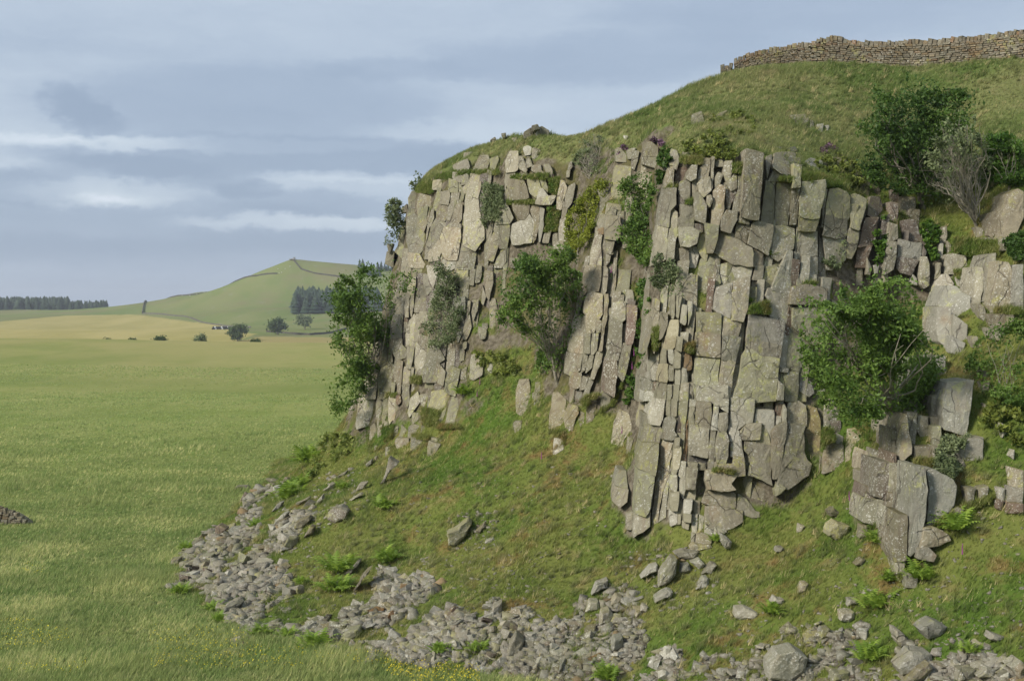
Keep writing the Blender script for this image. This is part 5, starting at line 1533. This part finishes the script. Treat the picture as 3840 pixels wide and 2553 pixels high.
tree('willow_shrub', 'green bush at the right edge level with the broad rowan', 'shrub', 'S', '3660,1290 3750,1230 3850,1220 3850,1500 3760,1540 3690,1440', '3780,1545', 'rowan', 2400, .09, 16, .13, .9, .05)
tree('willow_shrub', 'dark bush at the right edge beneath the tall rock pillar', 'shrub', 'L', '1340,600 1440,480 1560,400 1560,700 1420,720', '1480,740', 'darkrowan', 2600, .10, 16, .17, .9, .05)
tree('sapling', 'small dark sapling against the upper right of the main face', 'tree', 'V', '1270,640 1340,650 1340,800 1300,900 1230,860 1210,800', '1290,920', 'willow', 900, .085, 12, .15, .4, .035)
bush('ivy', 'glossy green ivy climbing the rock under the dark ash tree', 'ivy', 'L', '490,260 560,330 700,300 760,400 720,520 680,740 620,740 580,600 500,400', 'ivy', 3600, .09, 26, .12, .35)
bush('ivy', 'dark ivy filling the narrow cleft right of the main face', 'ivy', 'V', '1500,620 1560,520 1570,700 1560,830 1510,830 1490,720', 'ivy', 1500, .09, 14, .16, .35)
bush('bilberry_bush', 'dark leafy growth in the shadowed cleft top left of the main face', 'shrub', 'A', '390,60 520,80 560,160 480,430 420,580 350,700 340,520 390,300', 'darkrowan', 1900, .10, 22, .14, .4)
bush('bilberry_bush', 'leafy growth low in the shadowed cleft left of the main face', 'shrub', 'C', '60,120 250,120 240,330 200,560 140,420 70,280', 'ivy', 900, .10, 14, .16, .3)
bush('bracken', 'bracken thicket on the slope below the hanging ash', 'bracken', 'S', '1130,1790 1180,1700 1250,1590 1330,1600 1340,1690 1250,1735 1180,1800', 'bracken', 2600, .12, 26, .15, .4)
bush('bilberry_bush', 'low green bilberry strip along the top of the main face', 'shrub', 'S', '2530,510 2700,500 2780,540 2770,600 2640,590 2540,570', 'bilberry', 3200, .075, 40, .10, .3)
bush('bilberry_bush', 'low green bilberry mat on the hilltop left of the outcrops', 'shrub', 'S', '2600,450 2780,400 2900,470 2800,520 2620,520', 'bilberry', 2600, .075, 46, .085, .2)
bush('bilberry_bush', 'low mixed scrub on the ledge below the dark ash', 'shrub', 'S', '3030,590 3180,560 3270,640 3240,700 3130,670 3060,690', 'bilberry', 2200, .085, 34, .11, .3)
bush('heather', 'purple heather clump beside the top of the dark cleft', 'heather', 'S', '2440,520 2490,515 2500,545 2450,560', 'heather', 1100, .075, 8, .24, .2)
bush('heather', 'purple heather clump on the skyline right of the bare sapling', 'heather', 'S', '2310,545 2350,540 2360,575 2320,585', 'heather', 900, .075, 8, .24, .2)
bush('heather', 'dull heather clump on turf above the right half of the main face', 'heather', 'S', '3060,540 3140,535 3150,570 3070,575', 'heather', 1100, .075, 10, .2, .2)
bush('bilberry_bush', 'green growth on the grassy ledge under the middle rowan', 'shrub', 'S', '1760,1300 1900,1310 1960,1380 1900,1440 1800,1400', 'bilberry', 1500, .09, 26, .11, .25)
bush('bilberry_bush', 'tangled growth on the slope at the far right edge', 'shrub', 'S', '3700,1420 3840,1520 3840,1680 3720,1640 3660,1540', 'bilberry', 1900, .09, 30, .11, .25)

bush('bilberry_bush', 'green growth running up the gully left of the main face', 'shrub', 'S', '2385,1180 2438,1020 2446,1150 2425,1330 2395,1480 2345,1560 2332,1500 2372,1380', 'ivy', 2600, .085, 34, .10, .3)
bush('bilberry_bush', 'green growth in the recess under the capstone ledge', 'shrub', 'H', '640,560 770,520 740,740 780,900 760,1160 620,1200 640,900 680,740', 'ivy', 2200, .085, 30, .10, .3)
def fern(label, px, py, wpx, leaf='fern', cat='fern', n=None):
    p = surf(px, py); L = wpx * p[1] / FPX * .95; n = n or int(RNG.integers(52, 70)); V, F, T = [], [], []
    for k in range(n):
        th = RNG.uniform(0, 2 * math.pi); el0 = RNG.uniform(.5, 1.5); ln = L * RNG.uniform(.45, 1.0)
        hd = np.array([math.cos(th), math.sin(th), 0]); side = np.array([-hd[1], hd[0], 0]); q = hd * .05 * L + RNG.normal(size=3) * np.array([.22, .22, .02]) * L; m_ = 9; tt = RNG.uniform(.1, 1)
        for i in range(m_):
            s = i / m_; e = el0 - 1.5 * s * s; dr = hd * math.cos(e) + np.array([0, 0, math.sin(e)]); q2 = q + dr * ln / m_
            wd = ln * .24 * math.sin(math.pi * min(1, .16 + s * .86))
            for sg in (-1, 1):
                b = len(V); V += [q, q2, q + (q2 - q) * .9 + side * sg * wd + np.array([0, 0, -.25 * wd])]; F.append((b, b + 1, b + 2)); T += [tt] * 3
            q = q2
    o = link('fern', np_mesh('fern', np.array(V), np.array(F), LEAF[leaf], {'tint': np.array(T)}), None, tuple(p + np.array([0, -.1, .06])))
    return tag(o, label, cat, 'bright green ferns')
for a in [('bright fern clump at the top of the left scree rim', 1165, 1735, 95), ('large bright fern on the left rim of the scree', 1085, 1870, 100), ('bright fern beside the large fern on the left rim', 1125, 1830, 80), ('lone round fern in the middle of the grass slope', 1450, 1905, 70),
          ('small fern inside the left scree', 958, 1978, 48), ('upper of the two big ferns beside the slanting slab', 1275, 2140, 110), ('bright fern right of the slanting slab pair', 1450, 2105, 85), ('lower of the two big ferns beside the slanting slab', 1262, 2215, 95),
          ('small yellow-green fern among the pale boulders on the left slope', 1290, 1835, 40), ('small fern above the grey-green stone of the left scree', 1138, 2190, 42), ('yellow-green fern at the left tip of the scree', 712, 2065, 55), ('fern at the grassy toe below the left tip', 676, 2225, 60),
          ('fern on the toe edge of the left scree', 805, 2290, 60), ('fern lowest on the toe edge of the left scree', 825, 2330, 50), ('low fern in the grass at the scree toe', 985, 2385, 70), ('fern left of the olive slab at the scree toe', 1085, 2390, 55),
          ('low spreading fern below the olive slab', 1190, 2430, 100), ('fern in the lower scree, left of centre', 1650, 2445, 60), ('dark fern in the lower scree near the tall pointed boulder', 1795, 2440, 60), ('fern at the bottom edge in the lower scree', 2280, 2545, 90),
          ('bright fern at the foot of the cliff end among low rocks', 1742, 1480, 62), ('bright fern left of the right buttress foot', 3283, 2035, 72), ('large bright fern on top of the boulder at the buttress foot', 3445, 2170, 95), ('tall fern in the nook left of the buttress foot', 3330, 2180, 60),
          ('broad fern on the grass right of the buttress', 3570, 1985, 120), ('fern by two pale stones on the right-hand grass', 3280, 2275, 95), ('small fern behind the broad grey boulder', 2890, 2300, 65), ('small fern at the foot of the main face', 2685, 2030, 45),
          ('fern among the grass at the far right of the scree', 3270, 2470, 90), ('small fern in the grassy niche of the main face', 2815, 1140, 34), ('tiny fern hanging on the main face under the overhang', 2878, 965, 34), ('low fern at the bottom right scree edge', 3640, 2450, 60)]:
    fern(*a)

# ------------------------------------------------------------------ grass
def blades(P, h, wd, nb, lean=.5, seedy=0.0, spread=.06):
    n = len(P); P = np.repeat(P, nb, 0); h = np.repeat(h, nb) * RNG.uniform(.55, 1.25, n * nb); wd = np.repeat(wd, nb)
    th = RNG.uniform(0, 2 * np.pi, n * nb); th2 = RNG.uniform(0, 2 * np.pi, n * nb)
    base = P + np.c_[np.cos(th2), np.sin(th2), np.zeros(n * nb)] * (RNG.random(n * nb) * spread)[:, None]
    ln = RNG.uniform(.1, 1, n * nb) * lean
    wind = np.array([.35, .05, 0])
    tip = base + np.c_[np.cos(th) * ln * h, np.sin(th) * ln * h, h * np.sqrt(np.maximum(.2, 1 - ln * ln * .6))] + wind * h[:, None]
    sd = np.c_[-np.sin(th2), np.cos(th2), np.zeros(n * nb)] * wd[:, None] * .5
    V = np.stack([base - sd, base + sd, tip], 1).reshape(-1, 3)
    T = np.clip(np.repeat(RNG.normal(.45, .2, n), nb) + RNG.normal(0, .12, n * nb), 0, 1)
    return V, np.arange(len(V)).reshape(-1, 3), np.repeat(T, 3)
def hill_points(n):
    a = RNG.uniform(-26, 72, n); b = RNG.uniform(-6, 46, n); da = .26
    fa, fb = (a + 46) / da, (b + 9) / da; i, j = fa.astype(int), fb.astype(int); nb_ = len(np.arange(-9, 62, .26)); u, v = (fa - i)[:, None], (fb - j)[:, None]
    G = lambda x, y: hV[x * nb_ + y]
    P = (G(i, j) * (1 - u) + G(i + 1, j) * u) * (1 - v) + (G(i, j + 1) * (1 - u) + G(i + 1, j + 1) * u) * v
    N = np.cross(G(i + 1, j) - G(i, j), G(i, j + 1) - G(i, j)); N /= np.linalg.norm(N, axis=1)[:, None]; N *= np.sign(N @ E3)[:, None]
    px = to_px(P); vis = ((np.array([0, 0, CAMZ]) - P) * N).sum(1) > -.05 * np.linalg.norm(P, axis=1)
    ok = vis & (px[:, 0] > -60) & (px[:, 0] < 3900) & (px[:, 1] < 2640) & (P[:, 2] > -.05)
    return P[ok], N[ok], px[ok]
P, N, px = hill_points(800000)
sc_mask = np.zeros(len(P), bool)
sc_mask |= scree_mask(px)
patch = vnoise(P, .9, 21)
keep = (N[:, 2] > .50 + .2 * (patch - .5)) & ~(sc_mask & (P[:, 2] < 7) & (patch < .57))
P, N, px = P[keep], N[keep], px[keep]
topm = P[:, 2] > 17.0
Pt, Pb = P[topm], P[~topm]
Pb = Pb[RNG.random(len(Pb)) < .62]; Pt = Pt[RNG.random(len(Pt)) < .62]
hh = .08 + .26 * np.clip(vnoise(Pb, .7, 9) - .35, 0, 1) + .05 * RNG.random(len(Pb))
V, F, T = blades(Pb, hh, np.full(len(Pb), .020), 4, .75)
tag(link('slope_grass', np_mesh('slope_grass', V, F, blade_mat('slope_grass_blade', 'hill', 1.45), {'tint': T})), 'short grazed grass covering the slope below the cliff', 'grass', kind='stuff')
hh = .09 + .26 * vnoise(Pt, .35, 9) ** 1.6
V, F, T = blades(Pt, hh, np.full(len(Pt), .022), 4, .7)
tag(link('hilltop_grass', np_mesh('hilltop_grass', V, F, blade_mat('hilltop_grass_blade', 'top', 1.4), {'tint': T})), 'longer grass covering the hilltop above the cliff', 'grass', kind='stuff')
# coarser tussocks standing out of the turf
Q = np.concatenate([Pb[RNG.integers(0, len(Pb), 5200)], Pt[RNG.integers(0, len(Pt), 3600)]]); Q = Q[vnoise(Q, .35, 77) > .42]
V, F, T = blades(Q, RNG.uniform(.16, .36, len(Q)), np.full(len(Q), .022), 22, .95, spread=.13)
T = np.clip(T + np.repeat(np.repeat(RNG.uniform(-.25, .4, len(Q)), 22), 3), 0, 1)
tag(link('tussock_grass', np_mesh('tussock_grass', V, F, blade_mat('tussock_blade', 'top', 1.25), {'tint': T})), 'coarse tussocks of grass scattered over the slopes', 'grass', kind='stuff')
# grass on the cliff's ledges and in its joints
LEDGES = [('H', '150,790 500,800 500,845 160,845', 220), ('D', '30,470 260,430 260,570 30,560', 300), ('B', '640,480 1180,520 1200,620 950,640 660,560', 900), ('E', '850,685 1050,700 1050,730 850,705', 120),
          ('K', '1200,760 1500,770 1500,810 1200,810', 200), ('K', '920,880 1120,890 1120,945 920,930', 200), ('M', '420,695 560,700 560,750 420,740', 200), ('A', '640,290 880,300 880,380 640,360', 300), ('A', '1250,380 1380,380 1360,500 1250,470', 200),
          ('G', '450,600 680,560 740,620 680,720 560,710 450,690', 500), ('G', '700,500 930,440 1480,430 1480,500 1050,490 880,545 720,560', 500), ('H', '200,500 660,480 640,560 400,545 200,560', 300), ('D', '680,190 800,195 800,225 680,215', 60), ('B', '380,530 540,540 530,590 380,570', 120),
          ('K', '620,400 740,400 740,440 620,450', 100), ('K', '560,800 720,760 680,900 600,980', 220), ('K', '1020,560 1240,600 1220,760 1040,770', 350), ('I', '590,1300 720,1290 710,1390 600,1380', 120), ('L', '830,500 1300,540 1290,680 1050,700 830,640', 500),
          ('L', '850,830 1060,800 1060,880 900,920', 200), ('L', '1250,1200 1500,1200 1500,1260 1250,1250', 160), ('C', '300,720 380,720 360,1000 300,990', 160), ('C', '690,930 790,900 780,1040 690,1000', 160), ('A', '480,615 570,615 570,655 440,655', 60), ('A', '690,800 790,790 780,850 690,850', 60),
          ('J', '620,1120 700,1070 780,1080 690,1150 640,1210', 160), ('H', '660,540 780,520 740,740 660,700', 250), ('H', '640,880 780,900 760,1160 600,1180', 300), ('F', '1150,150 1500,330 1560,480 1400,480', 260), ('F', '900,330 1000,380 1040,500 940,520 880,620', 200),
          ('M', '430,1290 560,1130 680,1040 790,1000 960,940 960,990 790,1050 690,1090 560,1190 450,1350', 420), ('M', '190,1130 290,1380 350,1500 330,1540 270,1420 180,1190', 160), ('M', '60,1080 200,1140 200,1190 50,1140', 120),
          ('K', '250,790 410,760 480,1020 410,1090 560,1010 720,1000 740,1095 900,1095 900,1130 720,1120 560,1050 400,1110 380,800 250,820', 260), ('J', '350,1380 480,1370 490,1490 380,1560 370,1540 470,1480', 120), ('J', '780,1200 880,1140 980,950 1000,960 900,1170 790,1240', 160)]
NLEDGE = 30
LP, LH = [], []
for li, (fr, s, n) in enumerate(LEDGES):
    out_ = .42 if li < NLEDGE else -.02
    poly = pts_of(fr, s); x0, x1 = min(p[0] for p in poly), max(p[0] for p in poly); y0, y1 = min(p[1] for p in poly), max(p[1] for p in poly); k = 0
    for _ in range(n * 12):
        if k >= n: break
        x, y = RNG.uniform(x0, x1), RNG.uniform(y0, y1)
        if in_poly(np.array([[x, y]]), poly)[0]:
            q = surf(x, y)
            if q is not None: LP.append(at(x, y, q[1] - out_ - .25 * RNG.random())); LH.append(RNG.uniform(.10, .24)); k += 1
V, F, T = blades(np.array(LP), np.array(LH), np.full(len(LP), .024), 9, .9, spread=.12)
tag(link('ledge_grass', np_mesh('ledge_grass', V, F, blade_mat('ledge_grass_blade', 'hill', 1.2), {'tint': T})), 'tufts of grass on the ledges and in the joints of the cliff', 'grass', kind='stuff')
# meadow
def meadow_points(n, y0, y1, power):
    y = y0 + (y1 - y0) * RNG.random(n) ** power; x = y * RNG.uniform(-.60, .12, n)
    P = np.c_[x, y, ground_z(np.c_[x, y])]; px = to_px(P)
    loc_ = P - O0; inside = np.zeros(n, bool)
    fl = foot[np.argsort(foot[:, 1])]; fx = np.interp(y, fl[:, 1], fl[:, 0])
    return P[(px[:, 1] < 2640) & (x < fx + 3.5)]
P = meadow_points(300000, 42, 150, 1.35); P = P[RNG.random(len(P)) > np.clip((P[:, 1] - 60) / 90, 0, 1)]
tall = vnoise(P, .28, 31); h = .14 + .50 * np.clip(tall - .35, 0, 1) ** 1.1
mb = blade_mat('meadow_blade', 'meadow', 2.0)
V, F, T = blades(P, h, .020 + .00022 * P[:, 1], 4, .55, spread=.10)
T = np.clip(T + np.repeat(np.repeat(np.clip((vnoise(P, .30, 35) - .58) * 1.2, 0, .25), 4), 3), 0, .86)
tag(link('meadow_grass', np_mesh('meadow_grass', V, F, mb, {'tint': T})), 'long rushy meadow grass in the foreground left of the scree', 'grass', kind='stuff')
P = meadow_points(80000, 95, 300, 1.0); P = P[vnoise(P * np.array([.5, 1, 1]), .035, 36) + RNG.normal(0, .08, len(P)) > .50]; h = .10 + .16 * vnoise(P, .12, 33)
V, F, T = blades(P, h, .026 + .0003 * P[:, 1], 3, 1.0, spread=.25)
tag(link('field_grass', np_mesh('field_grass', V, F, blade_mat('field_blade', 'meadow', 2.35), {'tint': T * .8})), 'short grass of the green field beyond the meadow', 'grass', kind='stuff')
# buttercups
fm, t = new_mat('buttercup_petal'); finish(t, (.66, .54, .030), .5)
BC = [((0, 2300), (230, 2370), 1248), ((0, 2390), (330, 2553), 1008), ((560, 2390), (1150, 2540), 1008), ((1180, 2480), (1500, 2553), 336), ((1450, 2520), (1800, 2600), 1008), ((0, 2140), (160, 2180), 168)]
FP = []
for (x0, y0), (x1, y1), n in BC:
    x = RNG.uniform(x0, x1, n); y = RNG.uniform(y0, y1, n); Y = CAMZ * FPX / (y - HY)
    Q = np.c_[(x - HX) / FPX * Y, Y, np.zeros(n)]; Q[:, 2] = ground_z(Q[:, :2]) + RNG.uniform(.25, .50, n)
    Q = Q[vnoise(Q, .45, 44) > .52]; FP.append(Q)
V, F = leaf_quads(np.concatenate(FP), .017, up=1.2, aspect=1.1)
tag(link('buttercups', np_mesh('buttercups', V, F, fm)), 'yellow buttercups scattered through the foreground meadow', 'flowers', kind='stuff')
# foxgloves: small purple spires
fx_m, t = new_mat('foxglove_bell'); finish(t, (.24, .06, .20), .6)
for lab, x, y in [('foxglove on the grass at the left cliff foot', 1800, 1455), ('foxglove in the pink bracken left of the centre', 1790, 1500), ('foxglove in the gully right of the tall leaning pillar', 2375, 1350), ('foxglove lower in the gully right of the pillar', 2368, 1400),
                  ('foxglove in the cleft near the pillar top', 2290, 1040), ('foxglove on the slope below the isolated pinnacle', 2030, 1735), ('foxglove on the slope right of the buttress', 3595, 2095), ('foxglove on the mid slope grass', 2330, 1640), ('foxglove under the capstone ledge', 2075, 695), ('foxglove by the grassy bank left of the buttress', 3175, 1892)]:
    q = surf(x, y)
    root = empty('foxglove', (q[0], q[1] - .35, q[2])); tag(root, lab, 'flower', 'foxgloves')
    link('flower_spike', tubes([([np.array([RNG.normal(0, .006), RNG.normal(0, .006), .20 + .04 * k]) for k in range(9)], .024, .007)], fx_m, 'flower_spike', 7), root)
    link('stem', tubes([([np.array([0, 0, -.05]), np.array([.01, 0, .3]), np.array([0, 0, .68])], .012, .005)], LEAF['fern'], 'stem', 4), root)
# ------------------------------------------------------------------ far country: trees, bales, walls, sheep
def gpt(px, py, Y):
    p = at(px, py, Y); z = float(ground_z(np.array([[p[0], p[1]]]))[0]); return np.array([p[0], p[1], z])
def far_tree(name, label, px, Y, wpx, hpx, n=900, leaf='field', cat='tree', py=1290):
    wpx *= 1.25; hpx *= 1.2
    b = gpt(px, py, Y); W, H = wpx * Y / FPX, hpx * Y / FPX
    root = empty(name, tuple(b)); tag(root, label, cat, 'trees and bushes scattered over the far fields')
    th = -.02 if cat == 'tree' else -.08
    bl = []
    for _ in range(20):
        d = RNG.normal(size=3); d /= np.linalg.norm(d); k = RNG.random() ** .5
        bl.append((np.array([d[0] * W * .36 * k, d[1] * W * .36 * k, H * (th + .47) + d[2] * H * .34 * k]), W * RNG.uniform(.18, .27)))
    C, tb = crown_leaves(bl, int(n * 1.8), .3); V, F = leaf_quads(C, max(.22, W * .05), aspect=1.4)
    T = np.clip(RNG.normal(.45, .25, len(C)) + tb, 0, 1)
    link('crown', np_mesh('crown', V, F, LEAF[leaf], {'tint': np.repeat(T, 4)}), root)
    link('trunk', tubes([([np.array([0, 0, -.3]), np.array([.05 * W, 0, H * .25]), np.array([0, 0, H * .6])], W * .035 + .05, W * .015 + .03)], BARK, 'trunk', 6), root)
far_tree('field_tree', 'round dark tree nearest in the far fields, left of two others', 890, 880, 62, 68, 1500, py=1284)
far_tree('field_tree', 'middle one of three round trees in the far fields', 1040, 1010, 68, 62, 1500, py=1258)
far_tree('field_tree', 'third and palest of the round trees below the conifer block', 1142, 1150, 58, 56, 1300, 'willow', py=1236)
for lab, px, w_, h_, lf in [('low dark bush furthest left on the field crest', 400, 42, 15, 'field'), ('small dark bush second from the left on the field crest', 498, 30, 22, 'field'), ('rounded bush third from the left on the field crest', 598, 44, 32, 'field'),
                            ('pale rounded bush fourth from the left on the field crest', 752, 50, 38, 'willow'), ('small dark bush right of the pale one on the field crest', 958, 36, 22, 'field')]:
    far_tree('field_bush', lab, px, 462, w_, h_, 700, lf, 'bush', 1300)
for lab, px, w_, h_ in [('dark scrub beside the cliff edge in the far field, left part', 1205, 60, 28), ('dark scrub beside the cliff edge in the far field, right part', 1265, 70, 40)]:
    far_tree('field_bush', lab, px, 640, w_, h_ + 14, 800, 'field', 'bush', 1310)

def conifers(name, label, spots, hlo, hhi):
    V, F, T, b = [], [], [], 0
    for p in spots:
        h = RNG.uniform(hlo, hhi); r0 = h * RNG.uniform(.24, .40); k = 9; tn = RNG.uniform(.1, .9)
        for lv in range(6):
            z0 = h * (.06 + .15 * lv); z1 = min(h, z0 + h * .30); r = r0 * (1 - lv / 6.6)
            ang = np.linspace(0, 2 * np.pi, k, endpoint=False) + RNG.uniform(0, 1)
            rr = r * RNG.uniform(.65, 1.25, k)
            V.append(np.c_[p[0] + np.cos(ang) * rr, p[1] + np.sin(ang) * rr, np.full(k, p[2] + z0) + RNG.uniform(-.03, .03, k) * h]); V.append(np.array([[p[0], p[1], p[2] + z1]]))
            F.append(np.array([(b + i, b + (i + 1) % k, b + k) for i in range(k)])); T.append(np.clip(np.full(k + 1, tn) + RNG.normal(0, .12, k + 1), 0, 1)); b += k + 1
    o = link(name, np_mesh(name, np.concatenate(V), np.concatenate(F), LEAF['conifer'], {'tint': np.concatenate(T)}))
    return tag(o, label, 'woodland', kind='stuff')
sp = []
for _ in range(1300):
    Y = RNG.uniform(1880, 2090); px = RNG.uniform(-420, 400); sp.append((px, Y))
sp = [gpt(a, 1165, y) for a, y in sp]
def far_wood_h(px): return np.interp(px, (-400, 0, 200, 290, 340, 400), (21, 21, 20, 17, 12, 5))
V6 = [q for q in sp]
for k, (lo, hi) in enumerate(((0, 250), (250, 330), (330, 420))): pass
conifers('conifer_wood', 'dark conifer plantation on the skyline at far left', [q for q in V6 if to_px(q)[0] < 255], 17, 21)
conifers('conifer_wood', 'thinner lower end of the far left plantation', [q for q in V6 if to_px(q)[0] >= 255], 8, 15)
conifers('conifer_wood', 'dark block of conifers on the flank of the pointed hill', [gpt(RNG.uniform(1108, 1420), 1150, RNG.uniform(1455, 1540)) for _ in range(260)], 15, 25)
conifers('conifer_wood', 'conifers on the skyline just left of the cliff', [gpt(RNG.uniform(1338, 1560), 1005, RNG.uniform(1690, 1730)) for _ in range(40)], 6, 13)

bm_, t = new_mat('bale_wrap_black'); finish(t, (.018, .020, .028), .35, spec=.5)
bw_, t = new_mat('bale_wrap_pale'); finish(t, (.55, .58, .62), .4, spec=.4)
def bale_mesh(mat):
    bm = bmesh.new(); bmesh.ops.create_cone(bm, cap_ends=True, segments=14, radius1=.68, radius2=.68, depth=1.25, matrix=Matrix.Rotation(math.pi / 2, 4, 'Y'))
    bmesh.ops.bevel(bm, geom=[e for e in bm.edges if abs(e.calc_face_angle(0)) > .8], offset=.12, segments=2, affect='EDGES')
    me = bpy.data.meshes.new('silage_bale'); bm.to_mesh(me); bm.free(); me.materials.append(mat); return me
BM = [bale_mesh(bm_), bale_mesh(bw_)]
for row in range(2):
    for i in range(12 - row):
        p = gpt(797 + i * 6.2 + row * 3, 1236, 1175 + (i % 3) * .4); pale = (i + row) % 4 == 2
        o = link('silage_bale', BM[1 if pale else 0], None, (p[0], p[1], p[2] + .66 + row * 1.18)); o.rotation_euler[2] = RNG.uniform(-.1, .1)
        tag(o, ('pale' if pale else 'black') + ' wrapped silage bale in the ' + ('upper' if row else 'lower') + ' row of the far stack', 'bale', 'stack of wrapped bales beside the round trees')

def field_wall(label, pts, h=1.5):
    P = []
    for (x0, y0, Y0), (x1, y1, Y1) in zip(pts[:-1], pts[1:]):
        n = max(2, int(abs(x1 - x0) / 6 + abs(y1 - y0) / 3 + 2))
        for i in range(n):
            s = i / n; P.append(gpt(x0 + (x1 - x0) * s, y0, Y0 + (Y1 - Y0) * s))
    P.append(gpt(pts[-1][0], 0, pts[-1][2])); P = np.array(P); o0 = P[len(P) // 2]; V, F = [], []
    for i, p in enumerate(P):
        d = P[min(i + 1, len(P) - 1)] - P[max(i - 1, 0)]; nr = np.array([-d[1], d[0], 0]); nr /= np.linalg.norm(nr) + 1e-9; hh_ = h * RNG.uniform(.85, 1.1)
        for sx, z in ((-.5, -.6), (-.35, hh_), (.35, hh_), (.5, -.6)): V.append(p + nr * sx + np.array([0, 0, z]) - o0)
        if i:
            b = i * 4
            for k in range(3): F.append((b - 4 + k, b - 3 + k, b + 1 + k, b + k))
    F += [(0, 1, 2, 3), tuple(len(V) - 4 + k for k in (3, 2, 1, 0))]
    me = py_mesh('field_wall', V, F, ROCK['k']); orient(me); tag(link('field_wall', me, None, o0), label, 'wall', 'dry-stone walls crossing the far fields')
field_wall('far wall climbing steeply to the skyline between fields', [(533, 0, 1640), (541, 0, 1760), (556, 0, 1880)], 2.4)
field_wall('far wall along the upper edge of the yellow field', [(536, 0, 1640), (640, 0, 1560), (760, 0, 1440), (880, 0, 1310), (940, 0, 1240)], 1.3)
field_wall('far wall running up along the flank of the pointed hill', [(556, 0, 1885), (700, 0, 1790), (860, 0, 1745), (960, 0, 1700), (1040, 0, 1690)], 1.6)
field_wall('far wall curving below the conifer block', [(1000, 0, 1080), (1080, 0, 1040), (1160, 0, 1010), (1230, 0, 1060), (1300, 0, 1150)], 1.4)
field_wall('wall over the top of the pointed hill', [(1100, 0, 1725), (1130, 0, 1700), (1180, 0, 1690), (1300, 0, 1680)], 1.6)

sm, t = new_mat('sheep_fleece'); finish(t, (.68, .65, .58), .95)
sf_, t = new_mat('sheep_face'); finish(t, (.10, .085, .075), .9)
def sheep(label, px, Y, rz):
    p = gpt(px, 0, Y); root = empty('sheep', tuple(p)); root.rotation_euler[2] = rz; tag(root, label, 'sheep', 'sheep grazing on the pointed hill')
    bm = bmesh.new(); bmesh.ops.create_icosphere(bm, subdivisions=2, radius=.5)
    for v in bm.verts: v.co = Vector((v.co.x * 1.35, v.co.y * .8, v.co.z * .85 + .72 + .05 * math.sin(v.co.x * 6)))
    r = bmesh.ops.create_icosphere(bm, subdivisions=1, radius=.2)
    for v in r['verts']: v.co = Vector((v.co.x * 1.1 + .68, v.co.y, v.co.z + .72))
    me = bpy.data.meshes.new('body'); bm.to_mesh(me); bm.free(); me.materials.append(sm); link('body', me, root)
    bm = bmesh.new(); r = bmesh.ops.create_icosphere(bm, subdivisions=2, radius=.15)
    for v in r['verts']: v.co = Vector((v.co.x * 1.6 + .92, v.co.y * .8, v.co.z - .25 * (v.co.x) + .62))
    me = bpy.data.meshes.new('head'); bm.to_mesh(me); bm.free(); me.materials.append(sf_); link('head', me, root)
    for sx in (-.42, .42):
        for sy in (-.2, .2): link('leg', tubes([([np.array([sx, sy, .5]), np.array([sx + .02, sy, .25]), np.array([sx, sy, 0.])], .08, .05)], sf_, 'leg', 5), root)
for lab, px, Y, rz in [('sheep furthest up the pointed hill, rightmost', 1087, 1705, .3), ('sheep second from the right high on the hill', 1069, 1700, 2.8), ('upper sheep of the trio high on the hill', 1042, 1702, .5), ('lower left sheep of the trio high on the hill', 1047, 1690, 3.3), ('lower right sheep of the trio high on the hill', 1056, 1691, .1),
                       ('sheep on the green shoulder, highest on the skyline', 765, 1815, .2), ('sheep on the green shoulder, second highest', 754, 1790, 3.0), ('sheep on the green shoulder in the middle', 722, 1800, .4), ('sheep on the green shoulder beside the one in the middle', 733, 1795, 2.6), ('sheep on the green shoulder, furthest left', 683, 1800, .9), ('sheep lowest below the wall on the shoulder', 712, 1740, 3.4), ('sheep on the green shoulder, lowest right', 738, 1770, 1.2)]:
    sheep(lab, px, Y, rz)
p = gpt(1098, 0, 1726); VV, FF, b = [], [], 0
root = empty('cairn', tuple(p)); tag(root, 'small rocky cairn on the summit of the pointed hill', 'cairn')
for i in range(14):
    o = link('stone', SHAPES[i % len(SHAPES)].copy(), root, (RNG.normal(0, 2.2), RNG.normal(0, 1), .5 + abs(RNG.normal(0, .7)))); o.data.materials.append(ROCK['a']); o.scale = (1.6, 1.4, 1.1)

# ------------------------------------------------------------------ the air
hm = bpy.data.materials.new('haze'); hm.use_nodes = True; t = NT(hm.node_tree)
v = t.node('ShaderNodeVolumePrincipled', {'Color': (.86, .90, 1.0), 'Density': .00012, 'Anisotropy': .2})
out = t.node('ShaderNodeOutputMaterial'); t.l.new(v.outputs[0], out.inputs['Volume'])
zlo = float(min(gV[:, 2].min(), hV[:, 2].min())) - 1.0
x0, x1, y0, y1, z0, z1 = -7100, 7100, -7100, 7100, zlo, 110.0
V = [(x, y, z) for z in (z0, z1) for y in (y0, y1) for x in (x0, x1)]
haze = link('haze', py_mesh('haze', V, [(0, 2, 3, 1), (4, 5, 7, 6), (0, 1, 5, 4), (2, 6, 7, 3), (0, 4, 6, 2), (1, 3, 7, 5)], hm))
tag(haze, 'thin summer haze over the valley', 'haze', kind='stuff')
